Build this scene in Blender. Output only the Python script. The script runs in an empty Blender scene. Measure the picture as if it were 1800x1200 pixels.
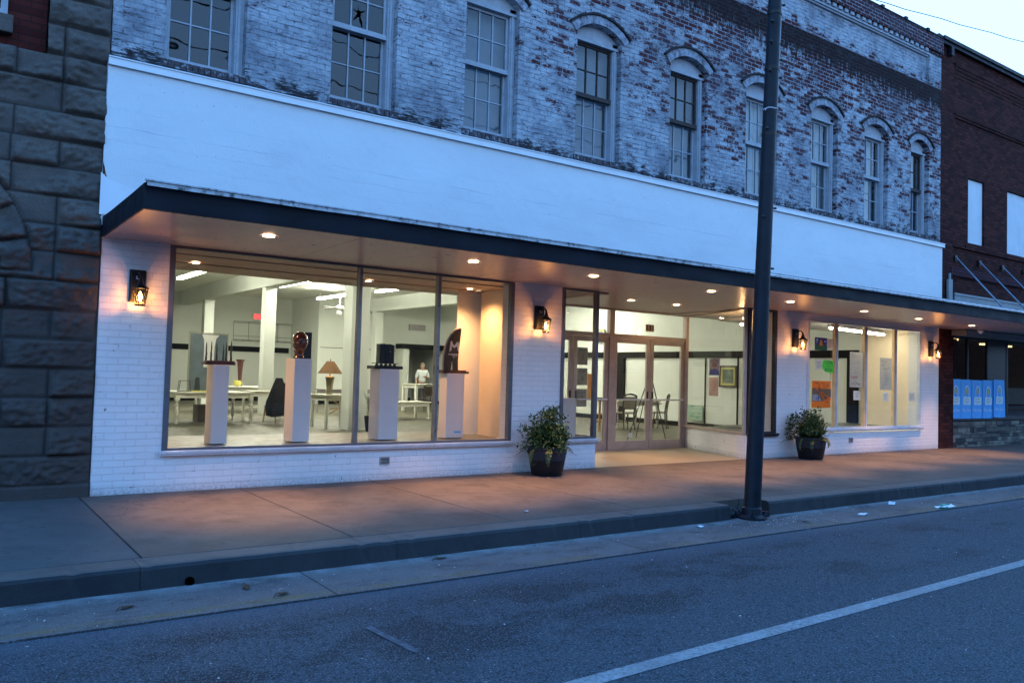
import bpy, math, random
import numpy as np
from mathutils import Vector, Matrix, noise
random.seed(7)
S = bpy.context.scene
C = bpy.context.collection
R = math.radians

# ------------------------------------------------------------------ camera
def make_camera():
    yaw, pitch, roll, F = 0.6204928, 0.0401062, 0.0281505, 1452.963
    f = Vector((math.sin(yaw)*math.cos(pitch), math.cos(yaw)*math.cos(pitch), math.sin(pitch)))
    r = Vector((math.cos(yaw), -math.sin(yaw), 0)); u = r.cross(f)
    r2 = r*math.cos(roll) + u*math.sin(roll); u2 = u*math.cos(roll) - r*math.sin(roll)
    cam = bpy.data.cameras.new('camera'); o = bpy.data.objects.new('camera', cam); C.objects.link(o)
    m = Matrix((r2, u2, -f)).transposed().to_4x4(); m.translation = Vector((-1.51412, -9.66537, 1.40))
    o.matrix_world = m
    cam.sensor_width = 36; cam.lens = 36*F/1800; cam.clip_end = 3000; cam.clip_start = .05
    S.camera = o
make_camera()

# ------------------------------------------------------------------ world: blue dusk sky
W = bpy.data.worlds.new("World"); S.world = W; W.use_nodes = True
wn = W.node_tree.nodes; wl = W.node_tree.links; wn.clear()
sky = wn.new('ShaderNodeTexSky'); sky.sky_type = 'NISHITA'; sky.sun_disc = False
sky.sun_elevation = R(1.0); sky.sun_rotation = R(160)
sky.dust_density = 0.4; sky.ozone_density = 3.0
tint = wn.new('ShaderNodeMix'); tint.data_type = 'RGBA'; tint.blend_type = 'MIX'
tint.inputs[0].default_value = 0.9
tint.inputs[7].default_value = (6.3, 13.2, 26.0, 1)      # even blue dusk dome (camera balanced for lamp light)
wtc = wn.new('ShaderNodeTexCoord'); wdot = wn.new('ShaderNodeVectorMath'); wdot.operation = 'DOT_PRODUCT'   # afterglow low in the west, to the right
wdot.inputs[1].default_value = Vector((.86, .46, .22)).normalized(); wl.new(wtc.outputs['Generated'], wdot.inputs[0])
wmr = wn.new('ShaderNodeMapRange'); wmr.inputs[1].default_value = .55; wmr.inputs[2].default_value = .97; wl.new(wdot.outputs['Value'], wmr.inputs[0])
glow = wn.new('ShaderNodeMix'); glow.data_type = 'RGBA'; glow.inputs[7].default_value = (8.4, 14.0, 22.0, 1)
zen = wn.new('ShaderNodeMix'); zen.data_type = 'RGBA'; zen.inputs[6].default_value = (9.4, 15.4, 24.6, 1); zen.inputs[7].default_value = (1.9, 8.9, 23.2, 1)
wsp = wn.new('ShaderNodeSeparateXYZ'); wl.new(wtc.outputs['Generated'], wsp.inputs[0]); wz = wn.new('ShaderNodeMapRange'); wz.inputs[1].default_value = .02; wz.inputs[2].default_value = .75
wl.new(wsp.outputs[2], wz.inputs[0]); wl.new(wz.outputs[0], zen.inputs[0]); wl.new(zen.outputs[2], glow.inputs[6]); wl.new(wmr.outputs[0], glow.inputs[0]); wl.new(glow.outputs[2], tint.inputs[7])
bg = wn.new('ShaderNodeBackground'); bg.inputs[1].default_value = 0.113
wo = wn.new('ShaderNodeOutputWorld')
wl.new(sky.outputs[0], tint.inputs[6]); wl.new(tint.outputs[2], bg.inputs[0]); wl.new(bg.outputs[0], wo.inputs[0])

sl = bpy.data.lights.new('dusk_fill', 'SUN'); sl.energy = 0.06; sl.angle = R(40); sl.color = (.55, .72, 1.0)  # added weak blue fill from behind the camera, no real source there
so = bpy.data.objects.new('dusk_fill', sl); C.objects.link(so); so.rotation_euler = (R(62), 0, R(-20)); so.location = (0, -20, 20)

S.view_settings.view_transform = 'Standard'; S.view_settings.look = 'None'
S.view_settings.exposure = 0.0; S.view_settings.gamma = 1.0
S.cycles.use_denoising = True
S.cycles.max_bounces = 7; S.cycles.diffuse_bounces = 4; S.cycles.glossy_bounces = 3
S.cycles.transparent_max_bounces = 16; S.cycles.transmission_bounces = 4
S.cycles.sample_clamp_indirect = 4.0
S.cycles.caustics_reflective = False; S.cycles.caustics_refractive = False

# ------------------------------------------------------------------ helpers
class MB:
    def __init__(s, off=(0, 0, 0)):
        s.v = []; s.f = []; s.m = []; s.off = Vector(off); s.cur = 0
    def add(s, vs, fs):
        b = len(s.v); s.v += [Vector(p)-s.off for p in vs]
        s.f += [tuple(b+i for i in q) for q in fs]; s.m += [s.cur]*len(fs); return s
    def box(s, x0, y0, z0, x1, y1, z1):
        x0, x1 = min(x0, x1), max(x0, x1); y0, y1 = min(y0, y1), max(y0, y1); z0, z1 = min(z0, z1), max(z0, z1)
        return s.add([(x0,y0,z0),(x1,y0,z0),(x1,y1,z0),(x0,y1,z0),(x0,y0,z1),(x1,y0,z1),(x1,y1,z1),(x0,y1,z1)],
                     [(0,3,2,1),(4,5,6,7),(0,1,5,4),(1,2,6,5),(2,3,7,6),(3,0,4,7)])
    def obox(s, c, size, rot):
        h = Vector(size)/2; vs = []
        for z in (-1,1):
            for x, y in ((-1,-1),(1,-1),(1,1),(-1,1)):
                vs.append(Vector(c)+rot @ Vector((x*h.x, y*h.y, z*h.z)))
        return s.add(vs, [(0,3,2,1),(4,5,6,7),(0,1,5,4),(1,2,6,5),(2,3,7,6),(3,0,4,7)])
    def quad(s, *p): return s.add(p, [tuple(range(len(p)))])
    def cyl(s, p0, p1, r0, r1=None, n=12, caps=True):
        if r1 is None: r1 = r0
        p0, p1 = Vector(p0), Vector(p1); d = (p1-p0).normalized()
        a = d.orthogonal().normalized(); b = d.cross(a); vs = []
        for p, r in ((p0, r0), (p1, r1)):
            for i in range(n):
                t = 2*math.pi*i/n; vs.append(p+a*math.cos(t)*r+b*math.sin(t)*r)
        fs = [(i, (i+1) % n, n+(i+1) % n, n+i) for i in range(n)]
        if caps: fs += [tuple(range(n-1, -1, -1)), tuple(range(n, 2*n))]
        return s.add(vs, fs)
    def tube(s, pts, r, n=8):
        pts = [Vector(p) for p in pts]; rs = r if isinstance(r, (list, tuple)) else [r]*len(pts)
        vs = []; a = None
        for i, p in enumerate(pts):
            d = (pts[min(i+1, len(pts)-1)]-pts[max(i-1, 0)]).normalized()
            if a is None: a = d.orthogonal().normalized()
            a = (a-d*a.dot(d)).normalized(); b = d.cross(a)
            for k in range(n):
                t = 2*math.pi*k/n; vs.append(p+(a*math.cos(t)+b*math.sin(t))*rs[i])
        fs = []
        for i in range(len(pts)-1):
            for k in range(n):
                fs.append((i*n+k, i*n+(k+1) % n, (i+1)*n+(k+1) % n, (i+1)*n+k))
        fs += [tuple(range(n-1, -1, -1)), tuple(range((len(pts)-1)*n, len(pts)*n))]
        return s.add(vs, fs)
    def lathe(s, prof, c=(0, 0, 0), n=24, cap=True):
        vs = []; c = Vector(c)
        for r, z in prof:
            for k in range(n):
                t = 2*math.pi*k/n; vs.append(c+Vector((r*math.cos(t), r*math.sin(t), z)))
        fs = [(i*n+k, i*n+(k+1) % n, (i+1)*n+(k+1) % n, (i+1)*n+k) for i in range(len(prof)-1) for k in range(n)]
        if cap: fs += [tuple(range(n-1, -1, -1)), tuple(range((len(prof)-1)*n, len(prof)*n))]
        return s.add(vs, fs)
    def prism(s, poly, y0, y1):            # poly in x,z ; extruded along y
        n = len(poly)
        vs = [(x, y0, z) for x, z in poly]+[(x, y1, z) for x, z in poly]
        return s.add(vs, [tuple(range(n)), tuple(range(2*n-1, n-1, -1))]+[(i, n+i, n+(i+1) % n, (i+1) % n) for i in range(n)])
    def build(s, name, mats, parent=None, smooth=False, bevel=0):
        me = bpy.data.meshes.new(name); me.from_pydata([tuple(v) for v in s.v], [], s.f)
        if not isinstance(mats, (list, tuple)): mats = [mats]
        for m in mats: me.materials.append(m)
        me.polygons.foreach_set('material_index', s.m)
        if smooth: me.polygons.foreach_set('use_smooth', [True]*len(s.f))
        me.validate(); me.update()
        o = bpy.data.objects.new(name, me); C.objects.link(o)
        if parent is not None: o.parent = parent
        if bevel:
            b = o.modifiers.new('bevel', 'BEVEL'); b.width = bevel; b.segments = 2; b.limit_method = 'ANGLE'
        if smooth:
            try:
                me.set_sharp_from_angle(angle=R(40))
            except Exception: pass
        return o

def tag(o, label=None, cat=None, group=None, kind=None):
    if label: o['label'] = label
    if cat: o['category'] = cat
    if group: o['group'] = group
    if kind: o['kind'] = kind
    return o
def thing(name, label, cat, loc=(0, 0, 0), rz=0, group=None):
    o = bpy.data.objects.new(name, None); C.objects.link(o); o.location = loc; o.rotation_euler = (0, 0, rz)
    o.empty_display_size = .1
    return tag(o, label, cat, group)
def copy_tree(o, parent=None):
    c = o.copy(); C.objects.link(c)
    if parent is not None: c.parent = parent
    for ch in [k for k in bpy.data.objects if k.parent == o and k != c]:
        copy_tree(ch, c)
    return c
_dg = []
def text_mesh(txt, size, extrude=0.0):
    cu = bpy.data.curves.new('text', 'FONT'); cu.body = txt; cu.size = size; cu.align_x = 'CENTER'; cu.align_y = 'CENTER'; cu.extrude = extrude
    ob = bpy.data.objects.new('text', cu); C.objects.link(ob)
    dg = bpy.context.evaluated_depsgraph_get()
    me = bpy.data.meshes.new_from_object(ob.evaluated_get(dg))
    vs = [v.co.copy() for v in me.vertices]; fs = [tuple(p.vertices) for p in me.polygons]
    bpy.data.objects.remove(ob); bpy.data.curves.remove(cu); bpy.data.meshes.remove(me)
    return vs, fs
def add_text(mb, txt, size, o, ux=(1, 0, 0), uz=(0, 0, 1), sx=1.0):
    vs, fs = text_mesh(txt, size); ux = Vector(ux); uz = Vector(uz); o = Vector(o)
    mb.add([o+ux*v.x*sx+uz*v.y for v in vs], fs)

# ------------------------------------------------------------------ materials
def new_mat(name):
    m = bpy.data.materials.new(name); m.use_nodes = True
    nt = m.node_tree; p = nt.nodes['Principled BSDF']; return m, nt, p
def N(nt, t, **k):
    n = nt.nodes.new(t)
    for a, b in k.items(): setattr(n, a, b)
    return n
def mth(nt, op, a, b=None, clamp=False):
    n = nt.nodes.new('ShaderNodeMath'); n.operation = op; n.use_clamp = clamp
    for i, x in enumerate((a, b)):
        if x is None: continue
        if isinstance(x, (int, float)): n.inputs[i].default_value = x
        else: nt.links.new(x, n.inputs[i])
    return n.outputs[0]
def ramp(nt, val, a, b, lo=0.0, hi=1.0):
    n = nt.nodes.new('ShaderNodeMapRange'); n.clamp = True
    nt.links.new(val, n.inputs[0])
    for i, x in zip((1, 2, 3, 4), (a, b, lo, hi)): n.inputs[i].default_value = x
    return n.outputs[0]
def mixc(nt, fac, a, b):
    n = nt.nodes.new('ShaderNodeMix'); n.data_type = 'RGBA'
    for i, x in ((0, fac), (6, a), (7, b)):
        if isinstance(x, (int, float)): n.inputs[i].default_value = x
        elif isinstance(x, tuple): n.inputs[i].default_value = x if len(x) == 4 else x+(1,)
        else: nt.links.new(x, n.inputs[i])
    return n.outputs[2]
def objco(nt):
    return nt.nodes.new('ShaderNodeTexCoord').outputs['Object']
def noise_t(nt, co, scale, detail=4, rough=.55, sc=None):
    if sc:
        mp = nt.nodes.new('ShaderNodeMapping'); mp.inputs['Scale'].default_value = sc; nt.links.new(co, mp.inputs[0]); co = mp.outputs[0]
    n = nt.nodes.new('ShaderNodeTexNoise'); n.inputs['Scale'].default_value = scale; n.inputs['Detail'].default_value = detail
    n.inputs['Roughness'].default_value = rough; nt.links.new(co, n.inputs[0]); return n.outputs[0]
def bump(nt, p, h, strength=.3, dist=.01):
    b = nt.nodes.new('ShaderNodeBump'); b.inputs['Strength'].default_value = strength; b.inputs['Distance'].default_value = dist
    nt.links.new(h, b.inputs['Height']); nt.links.new(b.outputs[0], p.inputs['Normal'])
def plain(name, col, rough=.6, metal=0, var=.12, scale=6, bmp=0.0, bscale=80, spec=.5, dirt=None, coat=0):
    m, nt, p = new_mat(name); co = objco(nt)
    n = noise_t(nt, co, scale); f = ramp(nt, n, .3, .7)
    dk = tuple(c*(1-var) for c in col); lt = tuple(min(1, c*(1+var)) for c in col)
    c = mixc(nt, f, dk, lt)
    if dirt:
        d = ramp(nt, noise_t(nt, co, dirt[1], 6, .7), dirt[2], dirt[2]+.12, 0, dirt[3]); c = mixc(nt, d, c, dirt[0])
    nt.links.new(c, p.inputs['Base Color'])
    r = ramp(nt, noise_t(nt, co, scale*3), .3, .7, max(.02, rough-.08), min(1, rough+.08)); nt.links.new(r, p.inputs['Roughness'])
    p.inputs['Metallic'].default_value = metal; p.inputs['Specular IOR Level'].default_value = spec
    if coat: p.inputs['Coat Weight'].default_value = coat
    if bmp: bump(nt, p, noise_t(nt, co, bscale, 5), bmp, .004)
    return m
def emit(name, col, strength):
    m, nt, p = new_mat(name); p.inputs['Base Color'].default_value = (*col, 1)
    p.inputs['Emission Color'].default_value = (*col, 1); p.inputs['Emission Strength'].default_value = strength; return m
def glass_mat(name, refl=1.0, tint=(1, 1, 1), wav=0.0):
    m, nt, p = new_mat(name); nt.nodes.remove(p)
    out = nt.nodes['Material Output']
    t = N(nt, 'ShaderNodeBsdfTransparent'); t.inputs[0].default_value = (*tint, 1)
    g = N(nt, 'ShaderNodeBsdfGlossy'); g.inputs['Roughness'].default_value = .015
    ge = N(nt, 'ShaderNodeNewGeometry'); dt = N(nt, 'ShaderNodeVectorMath', operation='DOT_PRODUCT')
    nt.links.new(ge.outputs['Normal'], dt.inputs[0]); nt.links.new(ge.outputs['Incoming'], dt.inputs[1])
    k = mth(nt, 'POWER', mth(nt, 'SUBTRACT', 1.0, mth(nt, 'ABSOLUTE', dt.outputs['Value'])), 5.0)
    f = mth(nt, 'MULTIPLY', mth(nt, 'ADD', mth(nt, 'MULTIPLY', k, .96), .04), 1.9*refl, True)
    if wav:
        b = N(nt, 'ShaderNodeBump'); b.inputs['Strength'].default_value = wav; b.inputs['Distance'].default_value = .02
        nt.links.new(noise_t(nt, objco(nt), 3.0, 1), b.inputs['Height']); nt.links.new(b.outputs[0], g.inputs['Normal'])
    mx = N(nt, 'ShaderNodeMixShader'); nt.links.new(f, mx.inputs[0]); nt.links.new(t.outputs[0], mx.inputs[1]); nt.links.new(g.outputs[0], mx.inputs[2])
    nt.links.new(mx.outputs[0], out.inputs[0]); return m

def brick_nodes(nt, bw=.21, rh=.073, mortar=.009, c1=(.2, .2, .2), c2=(.8, .8, .8)):
    co = objco(nt); sp = N(nt, 'ShaderNodeSeparateXYZ'); nt.links.new(co, sp.inputs[0])
    u = mth(nt, 'ADD', sp.outputs[0], sp.outputs[1])
    nz = noise_t(nt, co, 2.5, 2); wob = mth(nt, 'MULTIPLY', mth(nt, 'SUBTRACT', nz, .5), .02)
    cb = N(nt, 'ShaderNodeCombineXYZ'); nt.links.new(u, cb.inputs[0]); nt.links.new(mth(nt, 'ADD', sp.outputs[2], wob), cb.inputs[1])
    b = N(nt, 'ShaderNodeTexBrick'); nt.links.new(cb.outputs[0], b.inputs['Vector'])
    b.inputs['Scale'].default_value = 1; b.inputs['Brick Width'].default_value = bw; b.inputs['Row Height'].default_value = rh
    b.inputs['Mortar Size'].default_value = mortar; b.inputs['Mortar Smooth'].default_value = .25
    b.inputs['Color1'].default_value = (*c1, 1); b.inputs['Color2'].default_value = (*c2, 1); b.inputs['Mortar'].default_value = (.5, .5, .5, 1)
    return co, sp, b

def worn_brick():
    m, nt, p = new_mat('whitewashed_worn_brick')
    co, sp, b = brick_nodes(nt)
    X, Z = sp.outputs[0], sp.outputs[2]
    rnd = N(nt, 'ShaderNodeSeparateColor'); nt.links.new(b.outputs['Color'], rnd.inputs[0]); rnd = rnd.outputs[0]
    mort = b.outputs['Fac']
    low = noise_t(nt, co, .9, 4, .6); mid = noise_t(nt, co, 4.0, 5, .65, sc=(1, 1, 1.6)); fine = noise_t(nt, co, 30, 4, .7, sc=(.6, 1, 1.4))
    # how much of the brick faces has lost its paint
    wear = mth(nt, 'ADD', ramp(nt, X, 4.5, 9.5, -.08, .11), ramp(nt, Z, 5.3, 7.9, -.04, .24))
    wear = mth(nt, 'ADD', wear, mth(nt, 'MULTIPLY', mth(nt, 'SUBTRACT', low, .5), .7))
    wear = mth(nt, 'ADD', wear, mth(nt, 'MULTIPLY', mth(nt, 'SUBTRACT', mid, .5), .85))
    wear = mth(nt, 'ADD', wear, mth(nt, 'MULTIPLY', mth(nt, 'SUBTRACT', rnd, .5), .62))
    wear = mth(nt, 'ADD', wear, mth(nt, 'MULTIPLY', mth(nt, 'SUBTRACT', fine, .5), .95))
    panel = mth(nt, 'MULTIPLY', ramp(nt, Z, 8.25, 8.62), ramp(nt, Z, 9.0, 8.98))
    wear = mth(nt, 'SUBTRACT', wear, mth(nt, 'MULTIPLY', panel, .62)); wear = mth(nt, 'ADD', wear, ramp(nt, Z, 9.04, 9.07, 0, .45))
    wf = ramp(nt, wear, .14, .26)
    red = mixc(nt, rnd, (.035, .011, .014), (.115, .029, .031)); red = mixc(nt, ramp(nt, mid, .3, .7), red, (.085, .022, .022))
    white = mixc(nt, ramp(nt, fine, .25, .75), (.42, .45, .49), (.62, .66, .70))
    white = mixc(nt, ramp(nt, mid, .42, .66, 0, .6), white, (.30, .33, .38))
    blot = noise_t(nt, co, 1.7, 6, .72); white = mixc(nt, ramp(nt, blot, .46, .66, 0, .75), white, (.22, .245, .29))
    scratch = noise_t(nt, co, 16, 6, .8, sc=(.35, 1, 2.2)); white = mixc(nt, ramp(nt, scratch, .50, .64, 0, .7), white, (.15, .15, .18))
    face = mixc(nt, wf, white, red)
    fleck = noise_t(nt, co, 11, 7, .85, sc=(.55, 1, 2.6)); big = noise_t(nt, co, .55, 5, .7)
    mcol = mixc(nt, ramp(nt, fine, .35, .65), (.26, .28, .32), (.46, .48, .53))
    mvis = ramp(nt, mth(nt, 'ADD', wear, mth(nt, 'MULTIPLY', mth(nt, 'SUBTRACT', fleck, .5), 1.6)), -.30, .12)
    white = mixc(nt, mth(nt, 'MULTIPLY', ramp(nt, rnd, .0, 1.0, .30, 0), 1.0), white, (.30, .33, .38)); hi2 = mth(nt, 'MULTIPLY', ramp(nt, Z, 7.6, 8.0), ramp(nt, Z, 8.26, 8.22)); white = mixc(nt, mth(nt, 'MULTIPLY', hi2, .6), white, (.12, .11, .13)); face = mixc(nt, wf, white, red)
    mcol = mixc(nt, mvis, white, mcol); mcol = mixc(nt, mth(nt, 'MULTIPLY', ramp(nt, fleck, .47, .56), .8), mcol, (.07, .07, .09))
    col = mixc(nt, mort, face, mcol)
    fl_ = mth(nt, 'MULTIPLY', ramp(nt, mth(nt, 'ADD', fleck, mth(nt, 'MULTIPLY', mth(nt, 'SUBTRACT', big, .5), .35)), .565, .63), .85); col = mixc(nt, fl_, col, mixc(nt, rnd, (.045, .03, .035), (.13, .045, .045)))
    gm = mth(nt, 'MULTIPLY', ramp(nt, mth(nt, 'ADD', mth(nt, 'MULTIPLY', big, .6), mth(nt, 'MULTIPLY', blot, .4)), .46, .60), .38); col = mixc(nt, gm, col, (.09, .095, .12))
    # mildew and soot: under the sills, below the corbelled band
    drip = noise_t(nt, co, 6, 5, .7, sc=(2.2, 2.2, .45))
    s1 = ramp(nt, mth(nt, 'ADD', mth(nt, 'MULTIPLY', mth(nt, 'SUBTRACT', Z, 4.90), -2.6), mth(nt, 'ADD', mth(nt, 'MULTIPLY', mth(nt, 'SUBTRACT', scratch, .5), 3.2), mth(nt, 'MULTIPLY', mth(nt, 'SUBTRACT', mid, .5), 2.2))), .18, .42, 0, .92)
    hi = ramp(nt, mth(nt, 'ADD', Z, mth(nt, 'MULTIPLY', mth(nt, 'SUBTRACT', drip, .5), 1.5)), 7.66, 7.86)
    s2 = mth(nt, 'MULTIPLY', mth(nt, 'MULTIPLY', hi, ramp(nt, Z, 8.26, 8.22)), ramp(nt, fine, .25, .55, .72, .97))
    s3 = mth(nt, 'MULTIPLY', ramp(nt, mid, .54, .68, 0, .7), ramp(nt, scratch, .44, .58))
    dk = mth(nt, 'MAXIMUM', mth(nt, 'MAXIMUM', s1, s2), s3)
    col = mixc(nt, dk, col, (.022, .014, .014))
    nt.links.new(col, p.inputs['Base Color']); p.inputs['Roughness'].default_value = .85; p.inputs['Specular IOR Level'].default_value = .08
    h = mth(nt, 'ADD', mth(nt, 'MULTIPLY', mth(nt, 'SUBTRACT', 1.0, mort), 1.0), mth(nt, 'MULTIPLY', fine, .5))
    h = mth(nt, 'ADD', h, mth(nt, 'MULTIPLY', rnd, .45)); h = mth(nt, 'ADD', h, mth(nt, 'MULTIPLY', fleck, .9))
    bump(nt, p, h, .8, .012); return m
def painted_brick():
    m, nt, p = new_mat('white_painted_brick')
    co, sp, b = brick_nodes(nt, mortar=.007)
    fine = noise_t(nt, co, 35, 4, .7); mid = noise_t(nt, co, 3, 4)
    X, Z = sp.outputs[0], sp.outputs[2]
    col = mixc(nt, ramp(nt, mid, .3, .7), (.80, .79, .80), (.86, .85, .86))
    chip = mth(nt, 'MULTIPLY', mth(nt, 'MULTIPLY', b.outputs['Fac'], ramp(nt, noise_t(nt, co, 8, 5, .75), .60, .67)), ramp(nt, Z, 1.2, .1, .3, 1.0))
    col = mixc(nt, mth(nt, 'MULTIPLY', b.outputs['Fac'], .10), col, (.3, .3, .33))
    col = mixc(nt, chip, col, (.10, .09, .10))
    sp2 = mth(nt, 'MULTIPLY', ramp(nt, noise_t(nt, co, 14, 3, .6), .705, .73), ramp(nt, fine, .4, .5)); col = mixc(nt, sp2, col, (.09, .05, .05))
    gr = mth(nt, 'MULTIPLY', ramp(nt, Z, .12, .0), ramp(nt, fine, .35, .6, .1, .7)); col = mixc(nt, gr, col, (.25, .24, .25))
    nt.links.new(col, p.inputs['Base Color']); p.inputs['Roughness'].default_value = .5
    bk = N(nt, 'ShaderNodeSeparateColor'); nt.links.new(b.outputs['Color'], bk.inputs[0])
    h = mth(nt, 'ADD', mth(nt, 'SUBTRACT', 1.0, b.outputs['Fac']), mth(nt, 'ADD', mth(nt, 'MULTIPLY', fine, .4), mth(nt, 'MULTIPLY', bk.outputs[0], .6)))
    bump(nt, p, h, .75, .008); return m
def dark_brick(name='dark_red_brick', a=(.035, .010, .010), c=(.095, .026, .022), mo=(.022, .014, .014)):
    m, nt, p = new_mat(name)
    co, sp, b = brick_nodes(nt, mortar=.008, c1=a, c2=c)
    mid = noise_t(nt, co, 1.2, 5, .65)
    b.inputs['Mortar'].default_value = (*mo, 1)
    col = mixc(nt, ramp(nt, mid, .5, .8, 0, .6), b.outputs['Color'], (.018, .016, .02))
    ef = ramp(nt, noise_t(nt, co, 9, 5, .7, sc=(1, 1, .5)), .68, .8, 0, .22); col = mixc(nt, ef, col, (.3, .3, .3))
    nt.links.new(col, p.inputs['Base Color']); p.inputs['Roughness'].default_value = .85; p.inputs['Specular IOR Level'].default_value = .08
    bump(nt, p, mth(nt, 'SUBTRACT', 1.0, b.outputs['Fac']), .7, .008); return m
def fascia_mat():
    m, nt, p = new_mat('white_painted_stucco'); co = objco(nt)
    n1 = noise_t(nt, co, .7, 5, .6, sc=(.5, 1, 1.3)); n2 = noise_t(nt, co, 40, 4); sp = N(nt, 'ShaderNodeSeparateXYZ'); nt.links.new(co, sp.inputs[0])
    col = mixc(nt, ramp(nt, n1, .3, .7), (.70, .72, .74), (.78, .79, .80))
    # faint level board seams and a hairline crack
    zz = mth(nt, 'ADD', sp.outputs[2], mth(nt, 'MULTIPLY', mth(nt, 'SUBTRACT', noise_t(nt, co, 1.5, 5, .7), .5), .09))
    for z0, w, s in ((3.93, .008, .6), (3.78, .006, .4), (3.42, .006, .3), (4.12, .005, .3), (3.6, .005, .25)):
        d = mth(nt, 'ABSOLUTE', mth(nt, 'SUBTRACT', zz, z0))
        k = mth(nt, 'MULTIPLY', ramp(nt, d, 0, w, s, 0), ramp(nt, noise_t(nt, co, .8, 3), .42, .58))
        col = mixc(nt, k, col, (.35, .38, .42))
    st = mth(nt, 'MULTIPLY', ramp(nt, sp.outputs[2], 3.35, 3.0), ramp(nt, noise_t(nt, co, 5, 6, .7, sc=(1, 1, .5)), .58, .7, 0, .25)); col = mixc(nt, st, col, (.35, .36, .37)); bl_ = ramp(nt, noise_t(nt, co, 2.2, 7, .75, sc=(.6, 1, 1)), .52, .7, 0, .16); col = mixc(nt, bl_, col, (.42, .44, .46)); pt = ramp(nt, noise_t(nt, co, 26, 2, .4), .73, .76, 0, .5); col = mixc(nt, pt, col, (.3, .3, .3))
    nt.links.new(col, p.inputs['Base Color']); p.inputs['Roughness'].default_value = .55
    bump(nt, p, mth(nt, 'ADD', mth(nt, 'MULTIPLY', n2, .15), noise_t(nt, co, 2.2, 3, .5, sc=(.6, 1, 1))), .5, .03); return m
def stone_mat():
    m, nt, p = new_mat('rock_faced_sandstone'); co = objco(nt)
    n = noise_t(nt, co, 2.0, 6, .65); f = noise_t(nt, co, 40, 5, .7)
    col = mixc(nt, ramp(nt, n, .3, .7), (.095, .080, .072), (.175, .15, .132)); col = mixc(nt, ramp(nt, f, .3, .7, 0, .5), col, (.055, .048, .045))
    a = N(nt, 'ShaderNodeAttribute'); a.attribute_name = 'joint'; a.attribute_type = 'GEOMETRY'
    col = mixc(nt, a.outputs['Fac'], col, (.05, .045, .043))
    sp = N(nt, 'ShaderNodeSeparateXYZ'); nt.links.new(co, sp.inputs[0])
    col = mixc(nt, ramp(nt, mth(nt, 'ADD', sp.outputs[2], mth(nt, 'MULTIPLY', n, 1.2)), 3.6, 2.6, 0, .55), col, (.05, .045, .045))
    nt.links.new(col, p.inputs['Base Color']); p.inputs['Roughness'].default_value = .9; p.inputs['Specular IOR Level'].default_value = .1
    bump(nt, p, mth(nt, 'ADD', f, noise_t(nt, co, 12, 5, .6)), .6, .012); return m
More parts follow.
